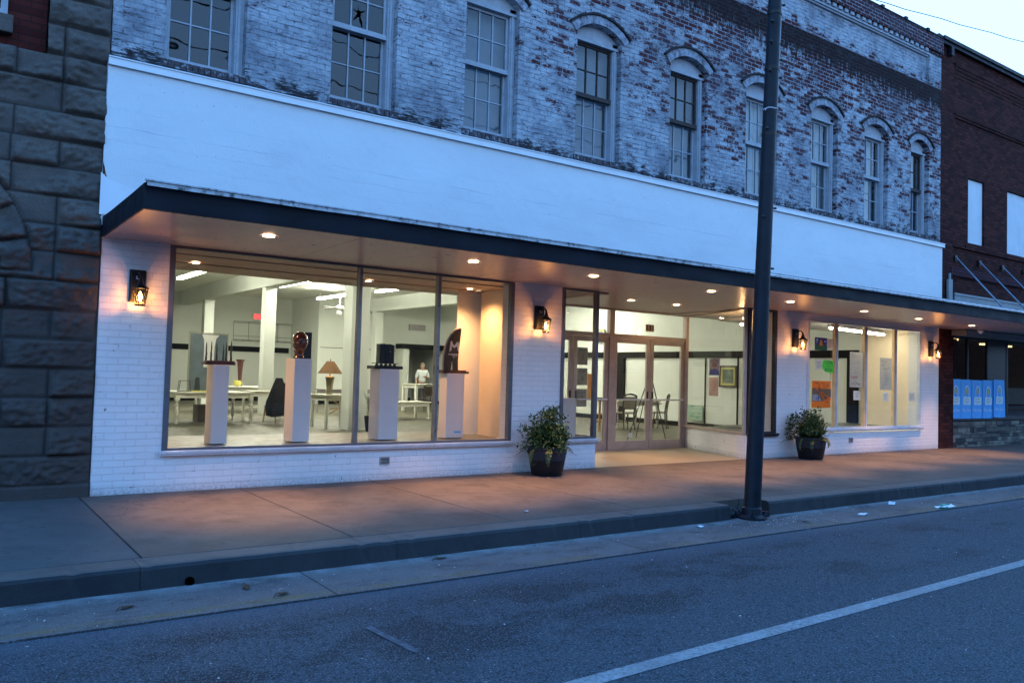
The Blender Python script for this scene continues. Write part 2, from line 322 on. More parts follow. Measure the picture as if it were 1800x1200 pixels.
def concrete_mat(name, ca, cb, kind=0):
    m, nt, p = new_mat(name); co = objco(nt)
    n1 = noise_t(nt, co, .7, 6, .65); n2 = noise_t(nt, co, 60, 4, .7); n3 = noise_t(nt, co, 5, 6, .7)
    col = mixc(nt, ramp(nt, n1, .35, .65), ca, cb)
    col = mixc(nt, ramp(nt, n3, .5, .75, 0, .45), col, tuple(c*.45 for c in ca))
    col = mixc(nt, ramp(nt, n2, .3, .7, 0, .35), col, tuple(c*.6 for c in ca))
    sp = N(nt, 'ShaderNodeSeparateXYZ'); nt.links.new(co, sp.inputs[0])
    if kind == 1:      # gutter: worn yellow line along its road edge, pale grit by the kerb
        y = sp.outputs[1]; pn = noise_t(nt, co, 1.6, 6, .75, sc=(1, 3, 1))
        band = mth(nt, 'MULTIPLY', ramp(nt, y, -4.17, -4.14), ramp(nt, y, -4.03, -4.08)); cj = ramp(nt, y, -4.2, -4.185, .8, 0); col = mixc(nt, cj, col, (.03, .03, .035))
        yf = mth(nt, 'MULTIPLY', band, ramp(nt, mth(nt, 'ADD', pn, mth(nt, 'MULTIPLY', n2, .25)), .56, .68, 0, .6)); col = mixc(nt, yf, col, (.19, .115, .03))
        gr = mth(nt, 'MULTIPLY', ramp(nt, mth(nt, 'ADD', y, mth(nt, 'MULTIPLY', n3, .3)), -3.52, -3.30), ramp(nt, n3, .4, .6, .2, .7)); col = mixc(nt, gr, col, (.30, .30, .31))
        sw = ramp(nt, noise_t(nt, co, 7, 5, .75), .62, .7, 0, .5); col = mixc(nt, sw, col, (.3, .3, .31)); dkp = ramp(nt, noise_t(nt, co, 4, 7, .8, sc=(.5, 1, 1)), .52, .62, 0, .65); col = mixc(nt, dkp, col, (.045, .042, .045)); agg = ramp(nt, noise_t(nt, co, 75, 3, .85), .55, .64, 0, .6); col = mixc(nt, agg, col, (.28, .27, .27))
    if kind == 2:      # broom ribbed
        w = N(nt, 'ShaderNodeTexWave'); w.inputs['Scale'].default_value = 22; w.bands_direction = 'Y'; nt.links.new(co, w.inputs[0])
        col = mixc(nt, mth(nt, 'MULTIPLY', w.outputs['Fac'], .2), col, (.06, .06, .06))
    if kind in (0, 2):
        gum = ramp(nt, noise_t(nt, co, 9, 2, .4), .70, .72, 0, .6); col = mixc(nt, gum, col, tuple(c*.35 for c in ca))
        stn = ramp(nt, noise_t(nt, co, 1.3, 7, .75), .50, .66, 0, .6); col = mixc(nt, stn, col, tuple(c*.5 for c in ca))
        crk = N(nt, 'ShaderNodeTexVoronoi'); crk.feature = 'DISTANCE_TO_EDGE'; crk.inputs['Scale'].default_value = .33; wv = N(nt, 'ShaderNodeVectorMath', operation='ADD')
        nz_ = N(nt, 'ShaderNodeTexNoise'); nz_.inputs['Scale'].default_value = 2.0; nz_.inputs['Detail'].default_value = 6; nt.links.new(co, nz_.inputs[0]); nt.links.new(co, wv.inputs[0]); nt.links.new(nz_.outputs['Color'], wv.inputs[1]); nt.links.new(wv.outputs[0], crk.inputs[0])
        ck = mth(nt, 'MULTIPLY', ramp(nt, crk.outputs['Distance'], 0, .0022, .75, 0), ramp(nt, n1, .48, .54)); col = mixc(nt, ck, col, (.02, .02, .02))
    if kind == 0:      # grime close to the kerb and worn speckle
        k = mth(nt, 'MULTIPLY', ramp(nt, mth(nt, 'ADD', sp.outputs[1], mth(nt, 'MULTIPLY', n1, 1.2)), -1.6, -2.5), .45); col = mixc(nt, k, col, tuple(c*.5 for c in ca))
    nt.links.new(col, p.inputs['Base Color']); p.inputs['Roughness'].default_value = .72; p.inputs['Specular IOR Level'].default_value = .2
    bump(nt, p, mth(nt, 'ADD', n2, mth(nt, 'MULTIPLY', n3, .6)), .45, .006); return m
def asphalt_mat():
    m, nt, p = new_mat('worn_asphalt'); co = objco(nt)
    n1 = noise_t(nt, co, .35, 5, .6, sc=(.5, 1, 1)); n2 = noise_t(nt, co, 85, 3, .85); n3 = noise_t(nt, co, 2.2, 6, .65, sc=(.55, 1, 1)); n4 = noise_t(nt, co, 45, 4, .75)
    sp = N(nt, 'ShaderNodeSeparateXYZ'); nt.links.new(co, sp.inputs[0])
    col = mixc(nt, ramp(nt, n1, .3, .7), (.038, .044, .054), (.058, .066, .078))
    oil = mth(nt, 'MULTIPLY', ramp(nt, n3, .50, .58, 0, .85), mth(nt, 'MULTIPLY', ramp(nt, mth(nt, 'ADD', sp.outputs[1], mth(nt, 'MULTIPLY', n1, .8)), -5.6, -5.1), ramp(nt, sp.outputs[1], -4.3, -4.6)))
    col = mixc(nt, oil, col, (.018, .019, .022))
    col = mixc(nt, ramp(nt, n2, .53, .63, 0, 1), col, (.19, .215, .24)); col = mixc(nt, ramp(nt, n4, .38, .48, .9, 0), col, (.012, .015, .02))
    fleck = ramp(nt, noise_t(nt, co, 24, 2, .5), .765, .785, 0, .9); col = mixc(nt, fleck, col, (.55, .55, .55))
    pale = mth(nt, 'MULTIPLY', ramp(nt, mth(nt, 'ADD', sp.outputs[1], mth(nt, 'MULTIPLY', n3, .3)), -4.4, -4.15), .35); col = mixc(nt, pale, col, (.10, .12, .15))
    nt.links.new(col, p.inputs['Base Color']); p.inputs['Roughness'].default_value = .75
    p.inputs['Specular IOR Level'].default_value = .15
    bump(nt, p, mth(nt, 'ADD', n2, n4), .8, .006); return m
def line_mat():
    m, nt, p = new_mat('worn_white_road_paint'); co = objco(nt)
    n = noise_t(nt, co, 40, 6, .8); n2 = noise_t(nt, co, 3, 5, .7)
    col = mixc(nt, ramp(nt, n, .38, .52), (.06, .065, .075), (.30, .31, .32)); col = mixc(nt, ramp(nt, n2, .42, .62, 0, .55), col, (.15, .155, .16))
    nt.links.new(col, p.inputs['Base Color']); p.inputs['Roughness'].default_value = .6
    bump(nt, p, noise_t(nt, co, 130, 3), .5, .004); return m
def ledge_stone():
    m, nt, p = new_mat('ledge_stone_veneer')
    co, sp, b = brick_nodes(nt, bw=.34, rh=.085, mortar=.012, c1=(.05, .042, .035), c2=(.20, .17, .14))
    b.inputs['Mortar'].default_value = (.02, .02, .02, 1); b.squash = .6; b.squash_frequency = 3
    col = mixc(nt, ramp(nt, noise_t(nt, co, 3, 4), .4, .6, 0, .6), b.outputs['Color'], (.14, .12, .09))
    nt.links.new(col, p.inputs['Base Color']); p.inputs['Roughness'].default_value = .9
    bump(nt, p, mth(nt, 'ADD', mth(nt, 'SUBTRACT', 1.0, b.outputs['Fac']), noise_t(nt, co, 20, 4)), 1, .03); return m
def canvas_art(name, stops, scale=3.0, sc=(1, 1, 1)):
    m, nt, p = new_mat(name); co = objco(nt)
    cr = N(nt, 'ShaderNodeValToRGB'); e = cr.color_ramp.elements
    while len(e) < len(stops): e.new(.5)
    for i, (t, c) in enumerate(stops): e[i].position = t; e[i].color = (*c, 1)
    nt.links.new(noise_t(nt, co, scale, 3, .6, sc=sc), cr.inputs[0]); nt.links.new(cr.outputs[0], p.inputs['Base Color']); p.inputs['Roughness'].default_value = .6
    return m

M = dict(
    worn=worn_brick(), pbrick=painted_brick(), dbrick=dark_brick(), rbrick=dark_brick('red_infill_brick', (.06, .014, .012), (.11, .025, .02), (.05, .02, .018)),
    fascia=fascia_mat(), stone=stone_mat(), ledge=ledge_stone(),
    walk=concrete_mat('sidewalk_concrete', (.125, .10, .087), (.19, .15, .125)), walk_l=concrete_mat('old_broomed_concrete', (.085, .088, .09), (.13, .13, .13), 2),
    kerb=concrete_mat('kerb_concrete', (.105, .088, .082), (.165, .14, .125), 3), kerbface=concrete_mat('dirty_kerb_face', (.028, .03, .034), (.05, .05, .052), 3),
    gutter=concrete_mat('gutter_concrete', (.105, .095, .095), (.17, .15, .145), 1), asphalt=asphalt_mat(), line=line_mat(),
    soffit=plain('painted_canopy_soffit', (.50, .40, .39), .34, var=.06, scale=3, bmp=.15, bscale=6, dirt=((.25, .22, .2), 1.5, .6, .3)),
    canopy=plain('dark_sheet_metal', (.008, .010, .016), .5, 0, .35, 2, .3, 3, spec=.16), canopy_top=plain('flaking_light_edge', (.42, .44, .47), .5, .2, .3, 8, dirt=((.03, .03, .035), 14, .52, .9)),
    pole=plain('dark_painted_pole', (.009, .012, .019), .5, 0, .3, 5, .2, 30, spec=.22), iron=plain('black_iron', (.012, .012, .013), .45, .4, .2, 20),
    alum=plain('brushed_aluminium_frame', (.30, .29, .29), .34, .75, .15, 5, dirt=((.06, .06, .06), 12, .6, .5)), alum_lt=plain('bright_aluminium_sill', (.75, .76, .80), .35, .3, .12, 5, dirt=((.15, .14, .14), 16, .6, .5)),
    frame_dk=plain('dark_bronze_frame', (.05, .045, .05), .4, .5, .2), frame_w=plain('grey_anodised_frame', (.15, .15, .165), .4, .4, .15, 6), doorm=plain('pinkish_bronze_door_aluminium', (.50, .40, .36), .42, .35, .1, 5),
    wood_white=plain('peeling_white_wood', (.37, .39, .43), .7, 0, .12, 8, .3, 40, dirt=((.16, .15, .15), 26, .57, .75)), wood_dk=plain('bare_dark_wood', (.045, .03, .026), .8, 0, .3, 12),
    glass=glass_mat('shop_glass', .9), glass_up=glass_mat('old_window_glass', 1.05, (.75, .8, .8), .12), glass_l=glass_mat('lantern_glass', .5, (1, .93, .8)),
    board=plain('pale_window_board', (.60, .63, .66), .75, 0, .08, 4, dirt=((.3, .3, .3), 4, .6, .4)), shade_m=plain('grey_window_blind', (.24, .26, .30), .8, 0, .1), shade_d=plain('dark_window_blind', (.03, .035, .05), .8),
    white=plain('white_gallery_paint', (.80, .79, .77), .5, 0, .03, 2), ped=plain('white_pedestal_paint', (.88, .85, .86), .5, 0, .03, 3),
    inwall=plain('pale_interior_wall', (.70, .73, .68), .7, 0, .04, 1), inceil=plain('interior_ceiling', (.84, .86, .80), .7, 0, .05, 1, dirt=((.5, .5, .4), 2, .6, .4)),
    infloor=plain('worn_shop_floor', (.115, .105, .068), .5, 0, .2, 1.3, dirt=((.06, .055, .04), 3, .46, .7)), dispfloor=plain('display_deck', (.13, .14, .12), .4, 0, .1, 2),
    band=plain('black_trim_band', (.010, .010, .010), .8, spec=.08), dark=plain('dark_interior', (.02, .022, .03), .9), brown=plain('brown_display_soffit', (.32, .24, .19), .5, 0, .12, 2),
    terr=plain('cream_terrazzo', (.34, .28, .20), .45, 0, .08, 60, dirt=((.35, .3, .24), 30, .55, .4)),
    tube=emit('fluorescent_tube', (1.0, 1.0, .80), 112), tube2=emit('window_tube', (1.0, .92, .66), 33), can=emit('warm_downlight', (1.0, .72, .42), 22), bulb=emit('lantern_bulb', (1.0, .60, .20), 60), exitm=emit('red_exit_face', (1.0, .06, .07), 1.6),
    leaf=plain('fern_leaf', (.032, .075, .02), .5, 0, .4, 9), leaf2=plain('young_pale_leaf', (.085, .12, .04), .5, 0, .3, 9), soil=plain('soil', (.03, .02, .015), .95),
    pot=plain('black_glazed_pot', (.009, .010, .013), .5, 0, .2, 5, spec=.25), pot2=plain('charcoal_pot_rim', (.030, .032, .042), .65, 0, .1, 5, spec=.25),
    paper=plain('white_paper', (.74, .72, .76), .8, 0, .03), paper_g=plain('grey_drawing_paper', (.50, .48, .47), .8, 0, .05), pink=plain('pale_pink_paper', (.75, .55, .50), .8), ink=plain('dark_ink', (.05, .05, .09), .8), redink=plain('red_ink', (.5, .12, .16), .8), blueink=plain('blue_ink', (.25, .42, .48), .8),
    orange=plain('orange_poster_board', (.95, .22, .02), .7, 0, .03), green=plain('lime_green_board', (.12, .75, .10), .7, 0, .03), purple=plain('deep_blue_paint', (.05, .06, .25), .7), dgreen=plain('meadow_green_paint', (.04, .14, .06), .7), brownp=plain('brown_paint', (.22, .12, .05), .7), orangep=plain('orange_paint', (.85, .30, .04), .7), grey=plain('grey_paint', (.35, .33, .33), .7),
    bluep=plain('bright_blue_poster', (.10, .46, .95), .6, 0, .05), ltblue=plain('pale_blue_print', (.72, .86, .98), .6), multi=canvas_art('painted_emblem', [(.38, (.05, .42, .30)), (.5, (.80, .75, .15)), (.62, (.75, .25, .10))], 24),
    bronze=plain('brown_glazed_ceramic', (.10, .022, .010), .18, .2, .2, 8, coat=.8), redwood=plain('dark_red_wood', (.06, .015, .012), .35, 0, .3, 8), blackw=plain('black_sculpture', (.008, .008, .009), .35, 0, .2),
    slate=plain('dark_slate_panel', (.025, .032, .033), .5, 0, .3, 5), cloth=plain('black_coat_cloth', (.008, .009, .014), .9, 0, .2), oak=plain('oak_wood', (.30, .17, .07), .5, 0, .15, 12), dwood=plain('dark_chair_wood', (.04, .025, .018), .4, 0, .2, 12), cane=plain('cane_back', (.28, .25, .20), .8),
    lampbase=plain('olive_ceramic_base', (.20, .17, .10), .5), skin=plain('skin', (.42, .25, .18), .6), shirt=plain('pale_shirt', (.62, .68, .68), .85), hair=plain('grey_hair', (.25, .2, .15), .8), trousers=plain('dark_trousers', (.03, .03, .04), .85),
    yellow=plain('yellow_ceramic', (.75, .68, .15), .4), litter=plain('white_litter', (.75, .75, .78), .7), dleaf=plain('dry_leaf', (.07, .03, .015), .8), teal=plain('green_litter', (.05, .35, .25), .6), wire=plain('wire', (.02, .02, .02), .5, .5),
    sky_w=plain('white_boarded_window', (.62, .66, .70), .7, 0, .06, 3), metal_b=plain('blue_grey_metal_panel', (.22, .25, .27), .5, .1, .12, 3), rod=plain('galvanised_rod', (.25, .28, .33), .4, .6, .2), dglass=glass_mat('dark_shop_glass', .9, (.6, .6, .55)), amber=emit('amber_glow_lamp', (1.0, .75, .35), 5),
)
M['shade'] = None
for k_, c_ in ((1, (.12, .10, .085)), (2, (.22, .19, .15)), (3, (.05, .045, .045))): M['ledge%d' % k_] = plain('ledge_stone_%d' % k_, c_, .9, 0, .3, 5, .8, 25)
def lampshade():
    m, nt, p = new_mat('glowing_fabric_shade'); p.inputs['Base Color'].default_value = (.30, .22, .13, 1); p.inputs['Roughness'].default_value = .9
    tr = N(nt, 'ShaderNodeBsdfTranslucent'); tr.inputs[0].default_value = (.5, .30, .14, 1); mx = N(nt, 'ShaderNodeMixShader'); mx.inputs[0].default_value = .35
    nt.links.new(p.outputs[0], mx.inputs[1]); nt.links.new(tr.outputs[0], mx.inputs[2]); nt.links.new(mx.outputs[0], nt.nodes['Material Output'].inputs[0]); return m
M['shade'] = lampshade()
for k_ in ('paper', 'paper_g', 'pink', 'orange', 'green'):
    m = M[k_]; nt = m.node_tree; p = nt.nodes['Principled BSDF']; cs = p.inputs['Base Color'].links[0].from_socket
    tr = N(nt, 'ShaderNodeBsdfTranslucent'); nt.links.new(cs, tr.inputs[0]); mx = N(nt, 'ShaderNodeMixShader'); mx.inputs[0].default_value = .45
    nt.links.new(p.outputs[0], mx.inputs[1]); nt.links.new(tr.outputs[0], mx.inputs[2]); nt.links.new(mx.outputs[0], nt.nodes['Material Output'].inputs[0])

def spot(name, loc, energy, col, size, blend, parent, rad=.04, rot=(0, 0, 0)):
    l = bpy.data.lights.new(name, 'SPOT'); l.energy = energy; l.color = col; l.spot_size = R(size); l.spot_blend = blend; l.shadow_soft_size = rad
    o = bpy.data.objects.new(name, l); C.objects.link(o); o.parent = parent; o.location = loc; o.rotation_euler = rot; return o
def point(name, loc, energy, col, parent, rad=.03):
    l = bpy.data.lights.new(name, 'POINT'); l.energy = energy; l.color = col; l.shadow_soft_size = rad
    o = bpy.data.objects.new(name, l); C.objects.link(o); o.parent = parent; o.location = loc; return o

# ================================================================== GROUND
g = MB(); g.quad((-500, -500, -.20), (500, -500, -.20), (500, 500, -.20), (-500, 500, -.20)); tag(g.build('ground', M['asphalt']), kind='structure')
g = MB(); g.quad((-60, -16, -.19), (80, -16, -.19), (80, -4.2, -.19), (-60, -4.2, -.19)); tag(g.build('road', M['asphalt']), kind='structure')
g = MB(); g.quad((-20, -7.035, -.186), (44, -5.185, -.186), (44, -5.07, -.186), (-20, -6.92, -.186)); tag(g.build('road_marking', M['line']), kind='structure')
# tyre scuffs / chalk strokes
g = MB()
for a, b, w in (((.82, -4.95), (.86, -5.50), .05), ((8.05, -4.62), (9.0, -4.98), .016), ((4.6, -4.72), (4.85, -4.80), .02)):
    a, b = Vector(a), Vector(b); n = (b-a).orthogonal().normalized()*w/2
    g.quad((*(a-n), -.1855), (*(b-n), -.1855), (*(b+n), -.1855), (*(a+n), -.1855))
tag(g.build('road_scuff_marks', plain('faint_chalk', (.085, .098, .12), .8, 0, .5, 40, dirt=((.045, .05, .06), 18, .45, .9))), kind='structure')
# gutter in cast lengths, with a lip above the asphalt
g = MB(); x = -20.4
while x < 60:
    L = 3.05; g.add([(x+.006, -4.2, -.178), (x+L-.006, -4.2, -.178), (x+L-.006, -3.44, -.168), (x+.006, -3.44, -.168), (x+.006, -4.2, -.24), (x+L-.006, -4.2, -.24), (x+L-.006, -3.44, -.24), (x+.006, -3.44, -.24)],
          [(0, 1, 2, 3), (0, 4, 5, 1), (1, 5, 6, 2), (3, 7, 4, 0), (2, 6, 7, 3)]); x += L
tag(g.build('gutter', M['gutter']), kind='structure')
# kerb with a broken gap where the pole stands
def kerb(mb, x0, x1):
    n = max(1, int((x1-x0)/(.05 if x0 > -3 and x0 < 14 else .2))); xs = [x0+(x1-x0)*i/n for i in range(n+1)]
    prof = [(-3.20, -.004), (-3.42, -.004), (-3.445, -.012), (-3.462, -.035), (-3.475, -.17), (-3.475, -.24)]
    vs = []
    for x in xs:
        w = .010*noise.noise(Vector((x*1.3, 0, 3)))+.004*noise.noise(Vector((x*7, 0, 3))); c = max(0, noise.noise(Vector((x*9, 2, 1)))-.22)*.035+.0015*noise.noise(Vector((x*30, 1, 1)))
        for k, (y, z) in enumerate(prof):
            vs.append((x, y+(w if k > 0 else 0)+(c if k in (2, 3) else 0), z-(c if k in (1, 2, 3) else 0)))
    K = len(prof)
    for i in range(n):
        for k in range(K-1):
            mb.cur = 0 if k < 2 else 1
            b = i*K; mb.add([vs[b+k], vs[b+k+1], vs[b+K+k+1], vs[b+K+k]], [(0, 1, 2, 3)])
    for i in (0, n):
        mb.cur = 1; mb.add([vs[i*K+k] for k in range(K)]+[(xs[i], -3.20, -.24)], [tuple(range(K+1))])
kb = MB(); js = [-20.2]
while js[-1] < 60: js.append(js[-1]+2.0)
segs = [(a, b-.004) for a, b in zip(js, js[1:])]
gap = (6.02, 6.72)
for a, b in segs:
    if b < gap[0] or a > gap[1]: kerb(kb, a, b)
    else:
        if a < gap[0]: kerb(kb, a, gap[0])
        if b > gap[1]: kerb(kb, gap[1], b)
kb.cur = 1
for i in range(60):     # broken rubble at the gap
    x = random.uniform(6.0, 6.75); y = random.uniform(-3.45, -3.2); s_ = random.uniform(.01, .05)
    rot = Matrix.Rotation(random.random()*3, 3, 'X') @ Matrix.Rotation(random.random()*3, 3, 'Z'); kb.obox((x, y, -.17+s_*.3+random.random()*.05), (s_*1.6, s_, s_), rot)
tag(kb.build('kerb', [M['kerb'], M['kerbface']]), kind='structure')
# sidewalk slabs
sw = MB(); jx = [-20-.1]+[-.1-1.66*k for k in range(11, 0, -1)]+[-.1+1.66*k for k in range(0, 32)]
jx = sorted(set(round(v, 3) for v in jx))
for a, b in zip(jx, jx[1:]):
    sw.cur = 1 if b <= -.09 else 0
    skew = .04; c = .006
    nseg = 6
    x0, x1 = a+c, b-c
    sw.add([(x0-skew, -3.195, 0), (x1-skew, -3.195, 0), (x1, .3, 0), (x0, .3, 0), (x0-skew, -3.195, -.12), (x1-skew, -3.195, -.12), (x1, .3, -.12), (x0, .3, -.12)],
           [(0, 1, 2, 3), (0, 4, 5, 1), (1, 5, 6, 2), (2, 6, 7, 3), (3, 7, 4, 0)])
so_ = tag(sw.build('sidewalk', [M['walk'], M['walk_l']], bevel=.006), kind='structure')
g = MB(); g.box(-20, -3.3, -.23, 60, .3, -.13); tag(g.build('sidewalk_bed', M['kerbface']), kind='structure')
g = MB(); g.quad((7.05, .0, .004), (10.6, .0, .004), (11.45, 2.3, .004), (7.0, 2.3, .004)); tag(g.build('entry_floor', M['terr']), kind='structure')
g = MB(); g.quad((-.5, .302, .002), (17.4, .302, .002), (17.4, 25.4, .002), (-.5, 25.4, .002)); tag(g.build('interior_floor', M['infloor']), kind='structure')
g = MB(); g.tube([(.13, -3.487, -.142), (.13, -3.40, -.142)], .032, 16); o = g.build('drain_pipe', plain('black_void', (.001, .001, .001), 1, spec=0)); tag(o, 'dark round drain outlet low in the kerb face near the left end', 'drain')  # capped tube; the dark of the hole is put into its black colour

# far side of the street (what the glass reflects)
for (x0_, x1_, h_, m_) in ((-40, -14, 5.5, 'dbrick'), (-14, 2, 6.2, 'rbrick'), (2, 18, 5.2, 'stone'), (18, 34, 6.0, 'dbrick'), (34, 60, 6.4, 'rbrick'), (60, 95, 7.0, 'dbrick'), (95, 150, 7.5, 'stone'), (150, 220, 8.0, 'dbrick')):
    g = MB(); g.box(x0_, -34, -.2, x1_-.05, -23, h_); g.box(x0_-.05, -22.8, h_, x1_, -34.1, h_+.25)
    o_ = tag(g.build('opposite_building', M[m_]), kind='structure')
g = MB(); g.box(-60, -23, -.2, 80, -17.5, -.02); tag(g.build('opposite_sidewalk', M['walk_l']), kind='structure')

# ================================================================== MAIN BUILDING
B = thing('storefront_building', 'two storey shop with worn whitewashed brick above, white sign band and long black canopy', 'building')
BW = 17.38
WX = [(.54, 1.43), (2.49, 3.40), (4.46, 5.37), (6.47, 7.39), (8.51, 9.41), (10.47, 11.39), (12.44, 13.32), (14.29, 15.18), (16.10, 16.86)]
ZB, ZS, RISE, ZT = 4.80, 6.73, .17, 8.25
def arc(x0, x1, zs, rise, n=10):
    w = (x1-x0)/2; r = (w*w+rise*rise)/(2*rise); cx = (x0+x1)/2; cz = zs+rise-r; a = math.asin(w/r)
    return [(cx+r*math.sin(-a+2*a*i/n), cz+r*math.cos(-a+2*a*i/n)) for i in range(n+1)]
up = MB(); z0 = 2.74
prev = 0.0
for (a, b) in WX:
    up.quad((prev, 0, z0), (a, 0, z0), (a, 0, ZT), (prev, 0, ZT))
    up.quad((a, 0, z0), (b, 0, z0), (b, 0, ZB), (a, 0, ZB))
    A = arc(a, b, ZS, RISE)
    for (xa, za), (xb, zb) in zip(A, A[1:]):
        up.quad((xa, 0, za), (xb, 0, zb), (xb, 0, ZT), (xa, 0, ZT)); up.quad((xa, 0, za), (xa, .3, za), (xb, .3, zb), (xb, 0, zb))
    up.quad((a, 0, ZB), (a, .3, ZB), (a, .3, ZS), (a, 0, ZS)); up.quad((b, 0, ZS), (b, .3, ZS), (b, .3, ZB), (b, 0, ZB))
    up.quad((a, 0, ZB), (b, 0, ZB), (b, .3, ZB), (a, .3, ZB))
    prev = b
up.quad((prev, 0, z0), (BW, 0, z0), (BW, 0, ZT), (prev, 0, ZT))
# upper zone: pilasters, recessed panels, corbels
PIL = [(-.0, .6), (5.6, 6.25), (11.3, 11.95), (16.86, BW)]
for a, b in PIL: up.box(a, .0, ZT, b, .3, 9.0)
for (a, b), (c, d) in zip(PIL, PIL[1:]):
    up.quad((b, .075, ZT), (c, .075, ZT), (c, .075, 9.0), (b, .075, 9.0)); up.quad((b, 0, ZT), (c, 0, ZT), (c, .075, ZT), (b, .075, ZT))
up.box(0, -.055, 9.06, BW, .3, 9.42)
up.box(0, .0, 8.98, BW, .29, 9.06)
up.quad((BW, 0, 0), (BW, 25.4, 0), (BW, 25.4, 9.4), (BW, 0, 9.4))
up.build('upper_wall', M['worn'], B)
co_ = MB()
x = .05
while x < BW-.1:
    if not any(a-.02 < x < b for a, b in PIL) : co_.box(x, -.03, 8.985, x+.115, .074, 9.058)
    x += .21
for (a, b), (c, d) in zip(PIL, PIL[1:]): co_.box(b+.002, .03, 8.90, c-.002, .074, 8.935); co_.box(b+.002, .0, 8.935, c-.002, .074, 8.975)
co_.build('dentil_course', M['wood_white'], B)
cp = MB(); x = 0
cp.box(0, -.075, 9.42, BW, .34, 9.445)
x = .8
while x < BW: cp.box(x, -.09, 9.415, x+.1, .36, 9.48); x += .93
cp.build('parapet_coping', M['canopy'], B)
# sills (brick on edge, mildewed)
for i, (a, b) in enumerate(WX):
    sl_ = MB(); x = a-.03
    while x < b+.01: sl_.box(x, -.012-random.random()*.012, ZB-.09, x+.058, .12, ZB-.004-random.random()*.012); x += .066
    sl_.build('window_sill', plain('mildewed_sill_brick', (.06, .045, .05), .9, 0, .5, 20, dirt=((.34, .37, .42), 16, .52, .8)) if i == 0 else bpy.data.materials['mildewed_sill_brick'], B)
hood_dark = plain('sooty_hood_brick', (.025, .018, .02), .9, 0, .4, 20)
hood_mat = plain('whitewashed_arch_brick', (.28, .30, .35), .8, 0, .35, 14, .7, 40, dirt=((.08, .06, .065), 9, .50, .8))
def arch_pts(a, b, off, n=20):
    w = (b-a)/2; r = (w*w+RISE*RISE)/(2*RISE); cx = (a+b)/2; cz = ZS+RISE-r; A0 = math.asin(w/r)+.07
    return [(cx+(r+off)*math.sin(-A0+2*A0*i/n), cz+(r+off)*math.cos(-A0+2*A0*i/n)) for i in range(n+1)]
